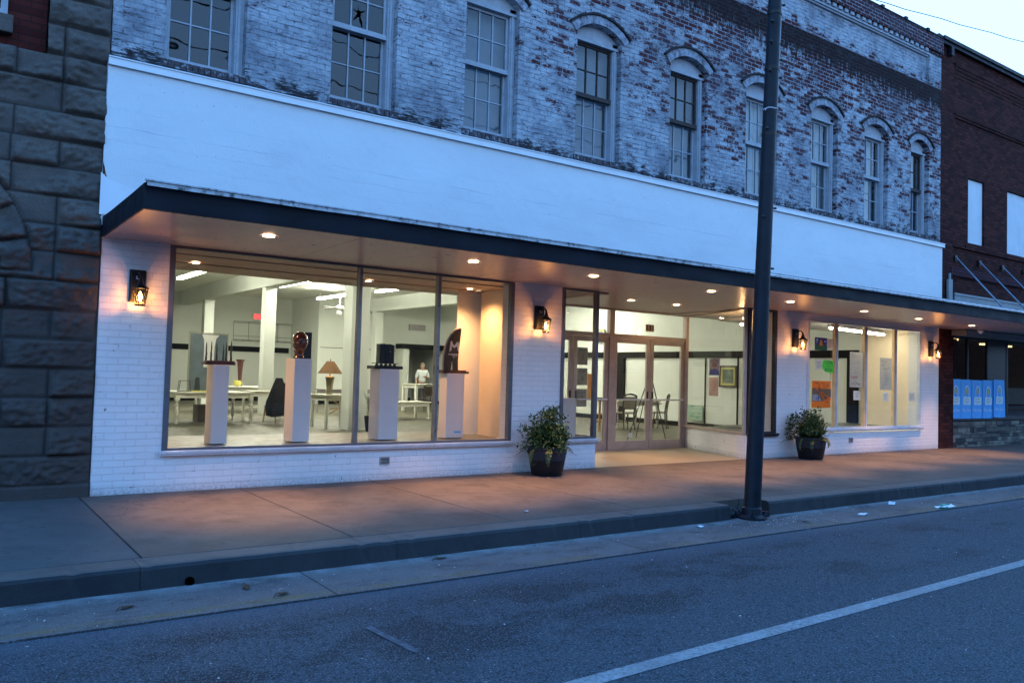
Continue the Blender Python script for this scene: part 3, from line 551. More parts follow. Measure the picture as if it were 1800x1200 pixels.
def window(i, a, b):
    # frame (casing) with tympanum
    fr = MB(); y0, y1 = .10, .24
    jl, jr = .045, .10
    fr.box(a+.004, y0, ZB+.004, a+jl, y1, ZS); fr.box(b-jr, y0, ZB+.004, b-.004, y1, ZS); fr.box(b-jr+.02, y0-.02, ZB+.004, b-jr+.05, y0, 6.62)
    fr.box(a+jl, y0+.03, ZB+.004, b-jr, y1, ZB+.045)
    A = arc(a+.004, b-.004, ZS, RISE-.004); fr.prism([(a+.004, 6.66)]+A+[(b-.004, 6.66)], y0, y1)
    fr.box(a+.004, y0-.03, 6.62, b-.004, y1, 6.66)
    f = fr.build('window', M['wood_white'], B)
    dark_up = i in (3, 4, 8); zm = 5.77
    xa, xb = a+jl+.003, b-jr-.003
    def sash(z0, z1, ya, name, mat, brk=False, cols=3):
        s = MB(); t = .035
        s.box(xa, ya, z0, xa+t, ya+.04, z1); s.box(xb-t, ya, z0, xb, ya+.04, z1)
        s.box(xa+t, ya, z1-t, xb-t, ya+.04, z1)
        if name == 'upper_sash': s.box(xa-.01, ya-.025, z0-.01, xb+.01, ya-.002, z0+.055)
        s.box(xa+t, ya, z0, xb-t, ya+.04, z0+.045)
        W_ = (xb-xa-2*t)/cols; H_ = (z1-z0-.045-t)/2
        for k in range(1, cols): s.box(xa+t+W_*k-.009, ya+.004, z0+.045, xa+t+W_*k+.009, ya+.034, z1-t)
        zc = z0+.045+H_; s.box(xa+t, ya+.006, zc-.008, xb-t, ya+.032, zc+.008)
        s.build(name, mat, f)
        gl = MB(); yg = ya+.021
        if brk:      # middle lower pane has a star-shaped hole
            for k in range(cols):
                for r_ in (0, 1):
                    X0 = xa+t+W_*k; Z0_ = z0+.045+H_*r_
                    if (k, r_) != (1, 0): gl.quad((X0, yg, Z0_), (X0+W_, yg, Z0_), (X0+W_, yg, Z0_+H_), (X0, yg, Z0_+H_)); continue
                    cx, cz = X0+W_*.5, Z0_+H_*.55; n = 40; ang = [2*math.pi*q/n+.3 for q in range(n)]
                    tips = {2: .9, 9: .62, 15: .9, 24: .85, 30: .98, 36: .55}
                    inner = []; outer = []
                    for q, t_ in enumerate(ang):
                        R_ = .24
                        for tp, L_ in tips.items():
                            d = min(abs(q-tp), n-abs(q-tp)); R_ = max(R_, L_-.42*d)
                        dx, dz = math.cos(t_), math.sin(t_); sc_ = min(W_/2/max(abs(dx), 1e-6), .2/max(abs(dz), 1e-6))
                        inner.append((cx+dx*sc_*R_*.95, yg, cz+dz*sc_*R_*.95))
                        so__ = min((X0+W_-cx)/dx if dx > 0 else (X0-cx)/dx if dx < 0 else 9, (Z0_+H_-cz)/dz if dz > 0 else (Z0_-cz)/dz if dz < 0 else 9)
                        outer.append((cx+dx*so__, yg, cz+dz*so__))
                    gl.add(inner+outer, [(q, (q+1) % n, n+(q+1) % n, n+q) for q in range(n)])
        else: gl.quad((xa+t, yg, z0+.045), (xb-t, yg, z0+.045), (xb-t, yg, z1-t), (xa+t, yg, z1-t))
        gl.build('glass', M['glass_up'], f)
    sash(zm, 6.615, y0+.045, 'upper_sash', M['wood_dk'] if dark_up else M['wood_white'], brk=(i == 1))
    sash(ZB+.05, zm+.02, y0+.09, 'lower_sash', M['wood_white'], cols=3)
    if i >= 2:
        bl = MB(); yb = .30 if i < 5 else .315
        m_ = M['shade_m'] if i < 5 else M['board']
        if i == 5 or i == 6:
            w3 = (b-a)/3
            for k in range(3): bl.box(a+w3*k, yb, ZB+.02+random.random()*.02, a+w3*(k+1)-.012, yb+.012, 6.64)
        elif i == 8:
            bl.box(a, yb, ZB, a+.25, yb+.01, zm-.3); bl.box(a, yb, zm, a+.36, yb+.01, 6.64); bl.box(a+.40, yb, zm, b-.06, yb+.01, 6.64)
        else: bl.box(a, yb, ZB, b-(.05 if i < 5 else .10), yb+.01, 6.64)
        bl.build('blind', m_, f)
    h = MB(); P = arch_pts(a, b, .006); Q = arch_pts(a, b, .135); T = arch_pts(a-.02, b+.02, .172)
    for k in range(20):
        g_ = .0035 if k % 2 else 0
        h.prism([P[k], P[k+1], Q[k+1], Q[k]], -.028-g_, .0)
    h.build('arch_hood', hood_mat, f)
    h = MB(); Q2 = arch_pts(a-.02, b+.02, .137)
    for k in range(20): h.prism([Q2[k], Q2[k+1], (T[k+1][0], T[k+1][1]+random.uniform(-.008, .008)), (T[k][0], T[k][1]+random.uniform(-.008, .008))], -.05-random.random()*.012, .0)
    h.build('drip_mould', hood_dark, f)
for i, (a, b) in enumerate(WX): window(i, a, b)
# upper room shell, roof
sh = MB()
sh.quad((.01, .31, 4.5), (BW-.01, .31, 4.5), (BW-.01, 25.3, 4.5), (.01, 25.3, 4.5)); sh.quad((.01, .31, 9.0), (BW-.01, .31, 9.0), (BW-.01, 25.3, 9.0), (.01, 25.3, 9.0))
sh.quad((.01, 6, 4.3), (BW-.01, 6, 4.3), (BW-.01, 6, 9), (.01, 6, 9)); sh.quad((.01, .31, 4.3), (.01, 25.3, 4.3), (.01, 25.3, 9), (.01, .31, 9)); sh.quad((0, 25.38, 0), (BW, 25.38, 0), (BW, 25.38, 9.4), (0, 25.38, 9.4))
sh.quad((0, .3, 9.05), (BW, .3, 9.05), (BW, 25.4, 9.05), (0, 25.4, 9.05)); sh.quad((-.0, .3, 0), (-.0, 25.4, 0), (0, 25.4, 9.4), (0, .3, 9.4))
sh.build('upper_room_shell', M['dark'], B)
# sign band: gently uneven panel
fb = MB(); nx, nz = 90, 10
vs = []
for j in range(nz+1):
    for i in range(nx+1):
        x = -.03+(BW+.05)*i/nx; z = 2.86+(4.575-2.86)*j/nz
        if i == 0: x += .012*noise.noise(Vector((0, z*4, 1)))+(.035 if 3.35 < z < 3.5 else 0)
        vs.append((x, -.045-.012*noise.noise(Vector((x*.6, z*1.1, 0))), z))
fs = [(j*(nx+1)+i, j*(nx+1)+i+1, (j+1)*(nx+1)+i+1, (j+1)*(nx+1)+i) for j in range(nz) for i in range(nx)]
fb.add(vs, fs)
fb.quad((BW+.02, -.045, 2.86), (BW+.02, 0, 2.86), (BW+.02, 0, 4.575), (BW+.02, -.045, 4.575)); fb.quad((-.03, -.045, 2.86), (-.03, 0, 2.86), (-.03, 0, 4.575), (-.03, -.045, 4.575))
fb.build('sign_band', M['fascia'], B, smooth=True)
tr = MB(); tr.box(-.03, -.085, 4.578, BW+.06, -.002, 4.655); tr.box(-.03, -.097, 4.655, BW+.06, -.002, 4.668); tr.build('sign_band_cap', plain('white_metal_flashing', (.78, .80, .83), .4, 0, .05, 3), B)
fl = MB(); fl.add([(-.05, -.06, 3.42), (.02, -.055, 3.36), (.55, -.052, 3.2), (.62, -.052, 2.97), (-.05, -.06, 2.97)], [(0, 1, 2, 3, 4)]); fl.build('corner_flashing', bpy.data.materials['white_metal_flashing'], B)

# canopy
cn = thing('canopy', 'long flat black edged canopy with pale soffit over the sidewalk', 'canopy', (8.7, 0, 2.74))
CX0, CX1, CY = .0, 22.4, -2.06
so_m = MB((8.7, 0, 2.74)); so_m.quad((CX0+.01, CY+.01, 2.745), (CX1, CY+.01, 2.745), (CX1, 0.0, 2.735), (CX0+.01, 0.0, 2.735))
so_m.quad((7.0, .0, 2.735), (10.66, .0, 2.735), (11.5, 2.25, 2.735), (7.0, 2.25, 2.735))
so_m.build('soffit', M['soffit'], cn)
for x_ in (2.05, 4.6, 7.3, 9.6, 12.05, 14.5, 16.9, 19.3):
    jt_ = MB((8.7, 0, 2.74)); pts_ = [(x_+.012*noise.noise(Vector((x_, k_*.9, 0)))+.05*k_/8, CY+.03-(CY+.03)*k_/8) for k_ in range(9)]
    for (xa, ya), (xb, yb) in zip(pts_, pts_[1:]): jt_.quad((xa-.003, ya, 2.7325), (xa+.003, ya, 2.7325), (xb+.003, yb-.0, 2.7325-(.0005)), (xb-.003, yb, 2.7325-.0005))
    jt_.build('board_joint', M['kerbface'], cn)
cf = MB((8.7, 0, 2.74)); nx = 150; vs = []
for i in range(nx+1):
    x = CX0+(CX1-CX0)*i/nx; dent = (.022 if x > 6 else .008)*noise.noise(Vector((x*1.3, 0, 5))); d2 = (.02 if x > 6 else .006)*noise.noise(Vector((x*2.9, 3, 5)))
    sag = -.012*noise.noise(Vector((x*.25, 0, 9)))
    vs += [(x, CY-.035, 2.97+sag), (x, CY-.015+dent, 2.95+sag), (x, CY+dent, 2.89+sag), (x, CY+d2, 2.81+sag), (x, CY+.004, 2.738+sag*.6), (x, CY+.03, 2.735+sag*.6)]
fs = [(i*6+k, i*6+k+1, i*6+k+7, i*6+k+6) for i in range(nx) for k in range(5)]
cf.add(vs, fs)
for ya, yb in ((CY, 0.0),):   # left end board, bowed up to the wall
    P = [(CX0, CY, 2.738), (CX0, CY, 2.965), (CX0, CY+.5, 2.955), (CX0, CY+1.0, 2.945), (CX0, CY+1.5, 2.945), (CX0, -.0, 2.95), (CX0, 0, 2.735)]
    cf.add(P+[(x-.012, y, z) for x, y, z in P], [tuple(range(7)), tuple(range(13, 6, -1))]+[(i, (i+1) % 7, 7+(i+1) % 7, 7+i) for i in range(7)])
cf.build('canopy_edge', M['canopy'], cn, smooth=True)
ct = MB((8.7, 0, 2.74)); n = 120
for i in range(n):
    xa = CX0+(CX1-CX0)*i/n; xb = CX0+(CX1-CX0)*(i+1)/n; j1 = .006*noise.noise(Vector((xa*1.7, 1, 1))); j2 = .006*noise.noise(Vector((xb*1.7, 1, 1)))
    ct.quad((xa, CY-.041, 2.935+j1), (xb, CY-.041, 2.935+j2), (xb, CY-.038, 2.972+j2), (xa, CY-.038, 2.972+j1))
ct.box(CX0-.015, CY-.05, 2.974, CX1, CY-.02, 2.986)
ct.cur = 2
for i in range(60):
    xa = 7.2+(CX1-7.2)*i/60; xb = 7.2+(CX1-7.2)*(i+1)/60; j1 = .004*noise.noise(Vector((xa*1.7, 1, 1))); j2 = .004*noise.noise(Vector((xb*1.7, 1, 1)))
    ct.quad((xa, CY-.049, 2.955+j1), (xb, CY-.049, 2.955+j2), (xb, CY-.043, 2.973+j2), (xa, CY-.043, 2.973+j1))
ct.cur = 1; ct.quad((CX0, CY-.03, 2.972), (CX1, CY-.03, 2.972), (CX1, -.05, 2.955), (CX0, -.05, 2.955))
ct.build('canopy_cap', [M['canopy_top'], M['canopy'], plain('bright_drip_edge', (.85, .88, .92), .35, .1, .1, 4)], cn)

# ------------- lower front walls (white painted brick)
D0 = .28
def wall_piece(name, *boxes, polys=()):
    lw = MB()
    for b_ in boxes: lw.box(*b_)
    for p_ in polys: lw.add(p_, [(0, 1, 2, 3)])
    lw.build(name, M['pbrick'], B)
wall_piece('brick_pier', (0, 0, 0, .69, D0, 2.735)); wall_piece('knee_wall', (.69, 0, 0, 5.41, D0, .425)); wall_piece('brick_pier', (5.41, 0, 0, 6.30, D0, 2.735)); wall_piece('knee_wall', (6.30, 0, 0, 7.03, D0, .425))
wall_piece('knee_wall', polys=[[(7.03, 0, 0), (7.45, 2.2, 0), (7.45, 2.2, .425), (7.03, 0, .425)]]); wall_piece('knee_wall', (10.60, 0, 0, 11.46, .2, .425)); wall_piece('knee_wall', polys=[[(10.601, .003, 0), (11.42, 2.2, 0), (11.42, 2.2, .425), (10.601, .003, .425)]])
wall_piece('brick_pier', (11.46, 0, 0, 12.40, D0, 2.735)); wall_piece('knee_wall', (12.40, 0, 0, 16.58, D0, .425)); wall_piece('brick_pier', (16.58, 0, 0, BW-.02, D0, 2.735)); wall_piece('lintel_wall', (12.40, 0, 2.63, 16.58, D0, 2.735))


# ------------- big display window
def rect_frame(mb, x0, x1, z0, z1, y0, y1, t, tb=None, tt=None):
    tb = tb or t; tt = tt or t
    mb.box(x0, y0, z0, x0+t, y1, z1); mb.box(x1-t, y0, z0, x1, y1, z1); mb.box(x0+t, y0, z0, x1-t, y1, z0+tb); mb.box(x0+t, y0, z1-tt, x1-t, y1, z1)
def display_window(x0, x1, z0, z1, mull, mats, name='display_window', glass=None, mw=.045, mmat=None):
    f = MB(); rect_frame(f, x0, x1, z0, z1, -.02, .06, .06, .04, .03); fo = f.build(name, mats[0], B, bevel=.004)
    s = MB(); s.box(x0-.03, -.075, z0-.022, x1+.03, .0, z0+.012); s.box(x0-.02, -.06, z0-.045, x1+.02, .0, z0-.022); s.build('sill', mats[1], fo, bevel=.005)
    for m_ in mull:
        k = MB(); k.box(m_-mw/2, -.02, z0+.04, m_+mw/2, .07, z1-.03); k.build('mullion', mmat or mats[0], fo, bevel=.004)
    xs = [x0+.06]+list(mull)+[x1-.06]
    for a, b in zip(xs, xs[1:]):
        g_ = MB(); g_.quad((a, .03, z0+.04), (b, .03, z0+.04), (b, .03, z1-.03), (a, .03, z1-.03)); g_.build('glass', M['glass'], fo)
    return fo
display_window(.69, 5.41, .445, 2.733, [3.0, 4.16], [M['frame_w'], M['alum_lt']], mmat=M['alum'])
display_window(6.30, 7.03, .445, 2.733, [], [M['frame_w'], M['alum_lt']])
display_window(10.66, 11.46, .445, 2.733, [], [M['frame_dk'], M['frame_dk']])
wfr = display_window(12.40, 16.58, .50, 2.63, [], [plain('white_steel_frame', (.62, .66, .72), .45), bpy.data.materials['white_steel_frame']], glass=1)
plain('orange_lit_mullion', (.80, .55, .30), .5)  # left fin coloured orange for the warm inside light falling on it
for m_ in (13.36, 14.40, 15.53):
    k = MB(); k.box(m_-.055, -.015, .54, m_-.012, .045, 2.6); k.cur = 1; k.box(m_-.012, .01, .54, m_+.012, .04, 2.6); k.cur = 2; k.box(m_+.012, -.015, .54, m_+.055, .045, 2.6); k.build('mullion', [bpy.data.materials['orange_lit_mullion'], M['dark'], bpy.data.materials['white_steel_frame']], wfr)
# angled side glazing of the entry
def side_glass(p, q, nm='entry_side_window'):
    p, q = Vector(p), Vector(q); d = (q-p).normalized(); n = Vector((-d.y, d.x)); L = (q-p).length
    def bx(mb, a, b, w, z0, z1): 
        c = p+d*(a+b)/2; mb.obox((c.x, c.y, (z0+z1)/2), (b-a, w, z1-z0), Matrix.Rotation(math.atan2(d.y, d.x), 3, 'Z'))
    f = MB(); bx(f, 0.06, L, .06, .43, .48); bx(f, 0.06, L, .05, 2.70, 2.733); bx(f, L-.05, L, .06, .48, 2.70); bx(f, -.0, .055, .055, .43, 2.733)
    fo = f.build(nm, M['doorm'], B)
    g_ = MB(); a = p+d*.055; b = p+d*(L-.05); g_.quad((a.x, a.y, .48), (b.x, b.y, .48), (b.x, b.y, 2.70), (a.x, a.y, 2.70)); g_.build('glass', M['glass'], fo); return fo
side_glass((7.03, .03), (7.45, 2.2)); side_glass((10.62, .03), (11.40, 2.18))
# display platforms and ceilings
dp = MB(); dp.box(5.78, .282, .30, 7.2, 2.0, .424); dp.build('display_deck', M['dispfloor'], B); dp = MB(); dp.add([(10.72, .21, .424), (11.44, 2.18, .424), (12.2, 2.18, .424), (12.2, .21, .424)], [(0, 1, 2, 3)]); dp.box(12.2, .282, .30, 17.3, 2.1, .455); dp.build('display_deck', M['dispfloor'], B); dp = MB(); dp.box(.3, .282, .30, 5.78, 2.33, .425)
dp.box(.3, 2.30, 0, 5.78, 2.33, .30)
dp.add([(.72, .06, .444), (5.38, .06, .444), (5.38, .30, .436), (.72, .30, .436)], [(0, 1, 2, 3)])
dp.build('display_deck', M['dispfloor'], B)
dc = MB()
for k in range(5): dc.box(.70, .07+.42*k, 2.715-.012*(k % 2), 5.78, .07+.42*(k+1)-.004, 2.80)
dc.box(.70, 2.17, 2.715, 5.9, 2.26, 4.3); dc.box(5.78, .07, 2.71, 7.3, 2.0, 2.8)
dc.build('display_soffit', M['brown'], B)
dc = MB(); dc.box(10.9, .24, 2.715, 12.5, 2.3, 2.8); dc.box(12.2, .30, 2.66, 17.3, 2.05, 2.72); dc.build('display_ceiling', M['white'], B)
bh = MB(); bh.box(5.9, 2.27, 2.80, 17.3, 2.4, 4.3); bh.build('bulkhead', M['inwall'], B)
cw = MB(); pts = [(5.44+.34*math.sin(math.pi/2*q/14)**.9, .07+1.35*(q/14)**1.25) for q in range(15)]
for (ax, ay), (bx_, by) in zip(pts, pts[1:]): cw.quad((ax, ay, .43), (bx_, by, .43), (bx_, by, 2.71), (ax, ay, 2.71))
cw.build('display_side_panel', plain('peach_lit_white', (.76, .64, .52), .6, 0, .03), B, smooth=True)  # white panel, the warm lamp light on it put into its peach colour
for q_ in ((5.45, 1.6, .43, 6.28, 1.63, 2.7), (11.52, .285, .43, 11.56, .68, 2.70), (12.33, .285, .43, 12.36, .9, 2.70)):
    cw = MB(); cw.box(*q_); cw.build('display_back_panel', M['white'], B)
# white side wall at the end of the right display, warm light put into its colour
cw = MB(); cw.quad((16.62, .09, .46), (16.9, 1.5, .46), (16.9, 1.5, 2.66), (16.62, .09, 2.66)); cw.build('display_side_panel', plain('warm_lit_white_panel', (.88, .74, .56), .6, 0, .03), B)

# ------------- entry doors
DY = 2.2
tf = MB(); rect_frame(tf, 7.42, 11.42, .004, 2.733, DY-.03, DY+.05, .06, .02, .03); tf.box(7.48, DY-.04, 2.17, 11.36, DY+.05, 2.25); tf.box(9.25, DY-.045, .02, 9.37, DY+.055, 2.70)
fo = tf.build('entry_frame', M['doorm'], B, bevel=.004)
g_ = MB(); g_.quad((7.48, DY, 2.25), (9.25, DY, 2.25), (9.25, DY, 2.70), (7.48, DY, 2.70)); g_.quad((9.37, DY, 2.25), (11.36, DY, 2.25), (11.36, DY, 2.70), (9.37, DY, 2.70)); g_.build('transom_glass', M['glass'], fo)
pl = MB(); pl.box(10.19, DY-.052, 2.335, 10.42, DY-.042, 2.475); plo = pl.build('number_plate', plain('brown_number_plate', (.75, .52, .38), .6), fo)
tx = MB(); [add_text(tx, '131', .15, (10.305+o_*.005, DY-.0545-abs(o_)*.0006, 2.405), sx=1.1) for o_ in (-1, 0, 1)]; tx.build('house_number', M['iron'], fo)
lx = [(7.50, 8.36), (8.38, 9.24), (9.39, 10.36), (10.38, 11.34)]
for k, (a, b) in enumerate(lx):
    d = MB(); rect_frame(d, a, b, .02, 2.165, DY-.02, DY+.03, .085, .16, .09); do = d.build('door', M['doorm'], B, bevel=.004)
    g_ = MB(); g_.quad((a+.085, DY, .18), (b-.085, DY, .18), (b-.085, DY, 2.075), (a+.085, DY, 2.075)); g_.build('glass', M['glass'], do)
    h = MB(); h.cyl((a+.05, DY-.07, .98), (b-.05, DY-.07, .98), .016, n=10); h.cyl((a+.06, DY-.07, .98), (a+.06, DY-.02, .98), .012, n=8); h.cyl((b-.06, DY-.07, .98), (b-.06, DY-.02, .98), .012, n=8)
    hx = b-.06 if k % 2 == 0 else a+.06
    h.build('push_bar', M['alum_lt'], do)
    h = MB(); h.box(hx-.02, DY-.03, 1.0, hx+.02, DY-.021, 1.14); h.build('lock_plate', M['frame_dk'], do)
    if k == 2: s_ = MB(); s_.box(9.82, DY-.006, .25, 9.93, DY-.002, .33); s_.build('sticker', M['paper'], do)

# ------------- interior shell
CEIL = 4.36
iw = MB()
iw.quad((.3, 2.33, 0), (.3, 25, 0), (.3, 25, CEIL), (.3, 2.33, CEIL)); iw.quad((.3, 25, 0), (11.5, 25, 0), (11.5, 25, CEIL), (.3, 25, CEIL))
iw.quad((11.5, 25, 0), (11.5, 22, 0), (11.5, 22, CEIL), (11.5, 25, CEIL)); iw.quad((11.5, 22, 0), (15.1, 22, 0), (15.1, 22, CEIL), (11.5, 22, CEIL))
iw.quad((15.1, 22.0, 2.45), (17.2, 22.0, 2.45), (17.2, 22.0, CEIL), (15.1, 22.0, CEIL)); iw.quad((15.1, 24.5, 0), (17.2, 24.5, 0), (17.2, 24.5, CEIL), (15.1, 24.5, CEIL))
iw.quad((17.2, 24.5, 0), (17.2, 2.0, 0), (17.2, 2.0, CEIL), (17.2, 24.5, CEIL)); iw.quad((17.2, 2.0, .4), (17.2, .28, .4), (17.2, .28, 2.74), (17.2, 2.0, 2.74))
iw.box(15.1, 21.5, 0, 15.4, 22.0, 2.45)
iw.quad((.3, 2.33, 2.7), (.3, .28, 2.7), (.3, .28, 0), (.3, 2.33, 0))
iw.build('interior_wall', M['inwall'], B)
ic = MB(); ic.quad((.3, 2.2, CEIL), (.3, 25, CEIL), (17.2, 25, CEIL), (17.2, 2.2, CEIL)); ic.build('interior_ceiling', M['inceil'], B)
for x in (6.98, 13.72):
    b_ = MB(); b_.box(x-.2, 2.41, 3.82, x+.2, 24.9, CEIL+.01); b_.build('ceiling_beam', M['inwall'], B)
for (x, y, w) in ((6.86, 8.4, .46), (6.98, 14.9, .34), (6.98, 21.4, .34), (13.72, 8.3, .34), (13.74, 14.6, .36), (13.72, 21.2, .34)):
    if (x, y) == (13.72, 8.3): continue
    b_ = MB(); b_.box(x-w/2, y-w/2, 0, x+w/2, y+w/2, 3.82); b_.build('column', M['inwall'], B, bevel=.01)
bd = MB()
bd.box(.31, 24.94, 2.05, 11.4, 24.99, 2.27); bd.box(15.0, 21.44, 2.38, 17.18, 21.99, 2.58)
bd.box(17.14, 2.0, 2.05, 17.19, 21.4, 2.24); bd.box(17.12, 10.1, .0, 17.19, 10.75, 2.05); bd.box(17.10, 1.86, .46, 17.195, 2.13, 2.24)
bd.build('black_wall_band', M['band'], B)
bd = MB(); bd.box(.31, 24.95, 0, 11.4, 24.99, .2); bd.box(17.15, 2.2, 0, 17.19, 10.0, .14); bd.box(17.15, 10.9, 0, 17.19, 24, .14); bd.box(15.42, 24.4, 0, 17.1, 24.45, .2); bd.box(11.6, 21.95, 0, 15.0, 21.99, .16)
bd.build('black_skirting', M['band'], B)
for q_ in ((17.17, 6.70, .14, 17.19, 6.74, 2.05), (17.17, 5.52, .14, 17.19, 5.56, 2.05), (17.17, 3.28, .14, 17.19, 3.32, 2.05), (11.6, 21.97, 2.28, 15.0, 21.985, 2.30)):
    bd = MB(); bd.box(*q_); bd.build('wall_panel_strip', M['band'], B)
vt = MB(); vt.box(15.6, 21.93, 3.2, 16.4, 21.99, 3.45); vt.build('wall_vent', M['grey'], B)

# wall vents on the white brick
for (x, z, lab) in ((3.42, .245, 'small grey metal vent low in the white wall under the big display window'), (13.9, .27, 'small grey metal vent low in the white wall right of the right-hand potted plant')):
    v = thing('wall_vent', lab, 'vent', (x, 0, z))
    a = MB(); rect_frame(a, -.07, .07, -.05, .05, -.015, -.001, .014); a.build('vent_frame', M['grey'], v)
    a = MB()
    for k in range(4): a.box(-.055, -.011, -.034+k*.018, .055, -.004, -.026+k*.018)
    a.build('vent_slats', M['frame_dk'], v)

# ================================================================== LIGHTS ON THE BUILDING
WARM = (1.0, .50, .20)
spots_xy = [(1.31, -1.41), (3.82, -1.36), (5.72, -1.37), (8.14, -1.29), (10.20, -1.20), (12.50, -1.12), (14.62, -1.0), (16.95, -.92), (8.37, .68), (9.47, .66)]
ords = ['leftmost', 'second from the left', 'third from the left', 'fourth from the left', 'fifth from the left', 'sixth from the left', 'seventh from the left', 'rightmost']
def make_can():
    t = thing('recessed_downlight', '', 'ceiling light')
    a = MB(); n = 24
    prof = [(.062, -.004), (.092, -.006), (.096, 0.0), (.062, .0)]
    a.lathe(prof, n=n, cap=False); a.build('trim_ring', M['alum_lt'], t, smooth=True)
    a = MB(); a.lathe([(.0005, .0), (.062, .0)], n=n, cap=False); a.build('lens', M['can'], t)
    spot('downlight_lamp', (0, 0, -.02), 500, WARM, 66, 1.0, t, .05); spot('downlight_spill', (0, 0, -.02), 13, WARM, 150, .8, t, .05)
    return t
can0 = make_can()
for k, (x, y) in enumerate(spots_xy):
    t = can0 if k == 0 else copy_tree(can0)
    t.location = (x, y, 2.733 if y < 0 else 2.728)
    t['group'] = 'recessed lights in the canopy soffit'
    if k >= 8:
        for ch in t.children:
            if ch.type == 'LIGHT': ch.data = ch.data.copy(); ch.data.energy *= .4
    t['label'] = ('round recessed canopy light, %s of the row near the canopy edge' % ords[k]) if k < 8 else ('round recessed light over the doorway, %s of the two beside the transom' % ('left' if k == 8 else 'right'))
for k, (x, y) in enumerate([(1.28, 1.20), (3.75, 1.35), (5.35, 1.1)]):
    t = copy_tree(can0); t.location = (x, y, 2.700); t['group'] = 'recessed lights inside the display window'
    t['label'] = 'recessed light in the brown display window soffit, %s of three' % ['left', 'middle', 'right'][k]
    t.scale = (.75, .75, .75)
    for ch in t.children:
        if ch.type == 'LIGHT':
            ch.data = ch.data.copy(); ch.data.energy = (120, 120, 150)[k]; ch.data.spot_size = R(140); ch.data.energy *= .5 if 'spill' in ch.name else 1
def make_lantern():
    t = thing('wall_lantern', '', 'wall lantern')
    a = MB(); a.box(-.082, -.035, -.02, .082, 0, .33); a.box(-.07, -.05, 0, .07, -.035, .31); a.build('back_plate', M['iron'], t, bevel=.006)
    a = MB(); a.tube([(0, -.05, .24), (0, -.09, .29), (0, -.15, .285), (0, -.185, .23)], .011, 8); a.build('arm', M['iron'], t, smooth=True)
    cy = -.185
    a = MB()      # roof and finial
    a.lathe([(.012, .24), (.02, .225), (.022, .205), (.034, .18), (.036, .165), (.088, .125), (.09, .118), (.08, .112)], (0, cy, 0), 6); a.lathe([(.004, .27), (.012, .255), (.010, .24)], (0, cy, 0), 8); a.build('lantern_roof', M['iron'], t)
    a = MB(); n = 6; top = [(math.cos(2*math.pi*k/n)*.078, cy+math.sin(2*math.pi*k/n)*.078, .114) for k in range(n)]; bot = [(math.cos(2*math.pi*k/n)*.05, cy+math.sin(2*math.pi*k/n)*.05, -.055) for k in range(n)]
    for k in range(n):
        a.cyl(top[k], bot[k], .0045, n=6); q = (k+1) % n
        m1 = Vector(top[k]).lerp(Vector(bot[k]), .5); 
        a.cyl(top[k], Vector(top[q]).lerp(Vector(bot[q]), .45), .0025, n=4); a.cyl(top[q], Vector(top[k]).lerp(Vector(bot[k]), .45), .0025, n=4)
        a.cyl(Vector(top[k]).lerp(Vector(bot[k]), .45), bot[q], .0025, n=4); a.cyl(Vector(top[q]).lerp(Vector(bot[q]), .45), bot[k], .0025, n=4)
    a.lathe([(.054, -.07), (.056, -.06), (.05, -.052)], (0, cy, 0), 6); a.build('cage', M['iron'], t)
    a = MB(); a.add([Vector((0, cy, 0))+(Vector(p)-Vector((0, cy, 0)))*Vector((.96, 1, 1)) if False else (p[0]*.95, cy+(p[1]-cy)*.95, p[2]) for p in top+bot], [(k, (k+1) % n, n+(k+1) % n, n+k) for k in range(n)]); a.build('glass', M['glass_l'], t)
    a = MB(); a.lathe([(.004, -.02), (.016, -.005), (.021, .02), (.016, .05), (.008, .075), (.003, .085)], (0, cy, 0), 12); a.build('bulb', M['bulb'], t, smooth=True)
    point('lantern_lamp', (0, cy, -.036), 9, (1.0, .36, .10), t, .012)
    return t
l0 = make_lantern()
for k, (x, lab) in enumerate(((.365, 'lit black wall lantern on the left pier, beside the big display window'), (5.86, 'lit black wall lantern on the pier between the big display window and the entry'), (12.0, 'lit black wall lantern on the pier right of the utility pole'), (16.98, 'lit black wall lantern at the right end of the white wall'))):
    t = l0 if k == 0 else copy_tree(l0)
    t.location = (x, 0, 2.09); t['label'] = lab; t['group'] = 'wall lanterns along the shopfront'
    if k == 0:
        s_ = MB(); s_.box(-.022, -.0565, .225, .022, -.0505, .262)
        s_.build('sensor_window', M['paper'], t)
s_ = None
# fluorescent fixtures
def fixture(L):
    t = thing('fluorescent_fixture', '', 'ceiling light')
    a = MB(); a.box(-.066, -L/2, .03, .066, L/2, .07); a.box(-.02, -L/2+.2, .09, .02, -L/2+.24, .2); a.box(-.02, L/2-.24, .09, .02, L/2-.2, .2); a.build('housing', M['white'], t)
    a = MB(); a.box(-.075, -L/2+.03, -.02, .075, L/2-.03, .028); a.build('diffuser', M['tube'], t, bevel=.01); return t
fx = [(4.72, 14.95, 2.9, 'leftmost, above the canvas with spires'), (7.66, 18.55, 2.4, 'behind the first ceiling beam, farther back'), (7.73, 14.7, 3.1, 'right of the first column'), (10.40, 18.1, 2.7, 'just above the ceiling fan'), (10.66, 14.1, 2.1, 'between the two window mullions'),
      (16.0, 16.2, 2.6, 'at the right edge of the display opening behind the second beam'), (11.0, 8.0, 2.4, ''), (4.0, 7.5, 2.4, ''), (8.6, 6.0, 2.4, ''), (15.4, 9.5, 2.4, '')]
fl0 = {}
for x, y, L, lab in fx:
    if not lab: continue
    t = fixture(L); t.location = (x, y, 4.0); t['group'] = 'fluorescent ceiling fixtures'
    t['label'] = 'fluorescent ceiling fixture, '+lab
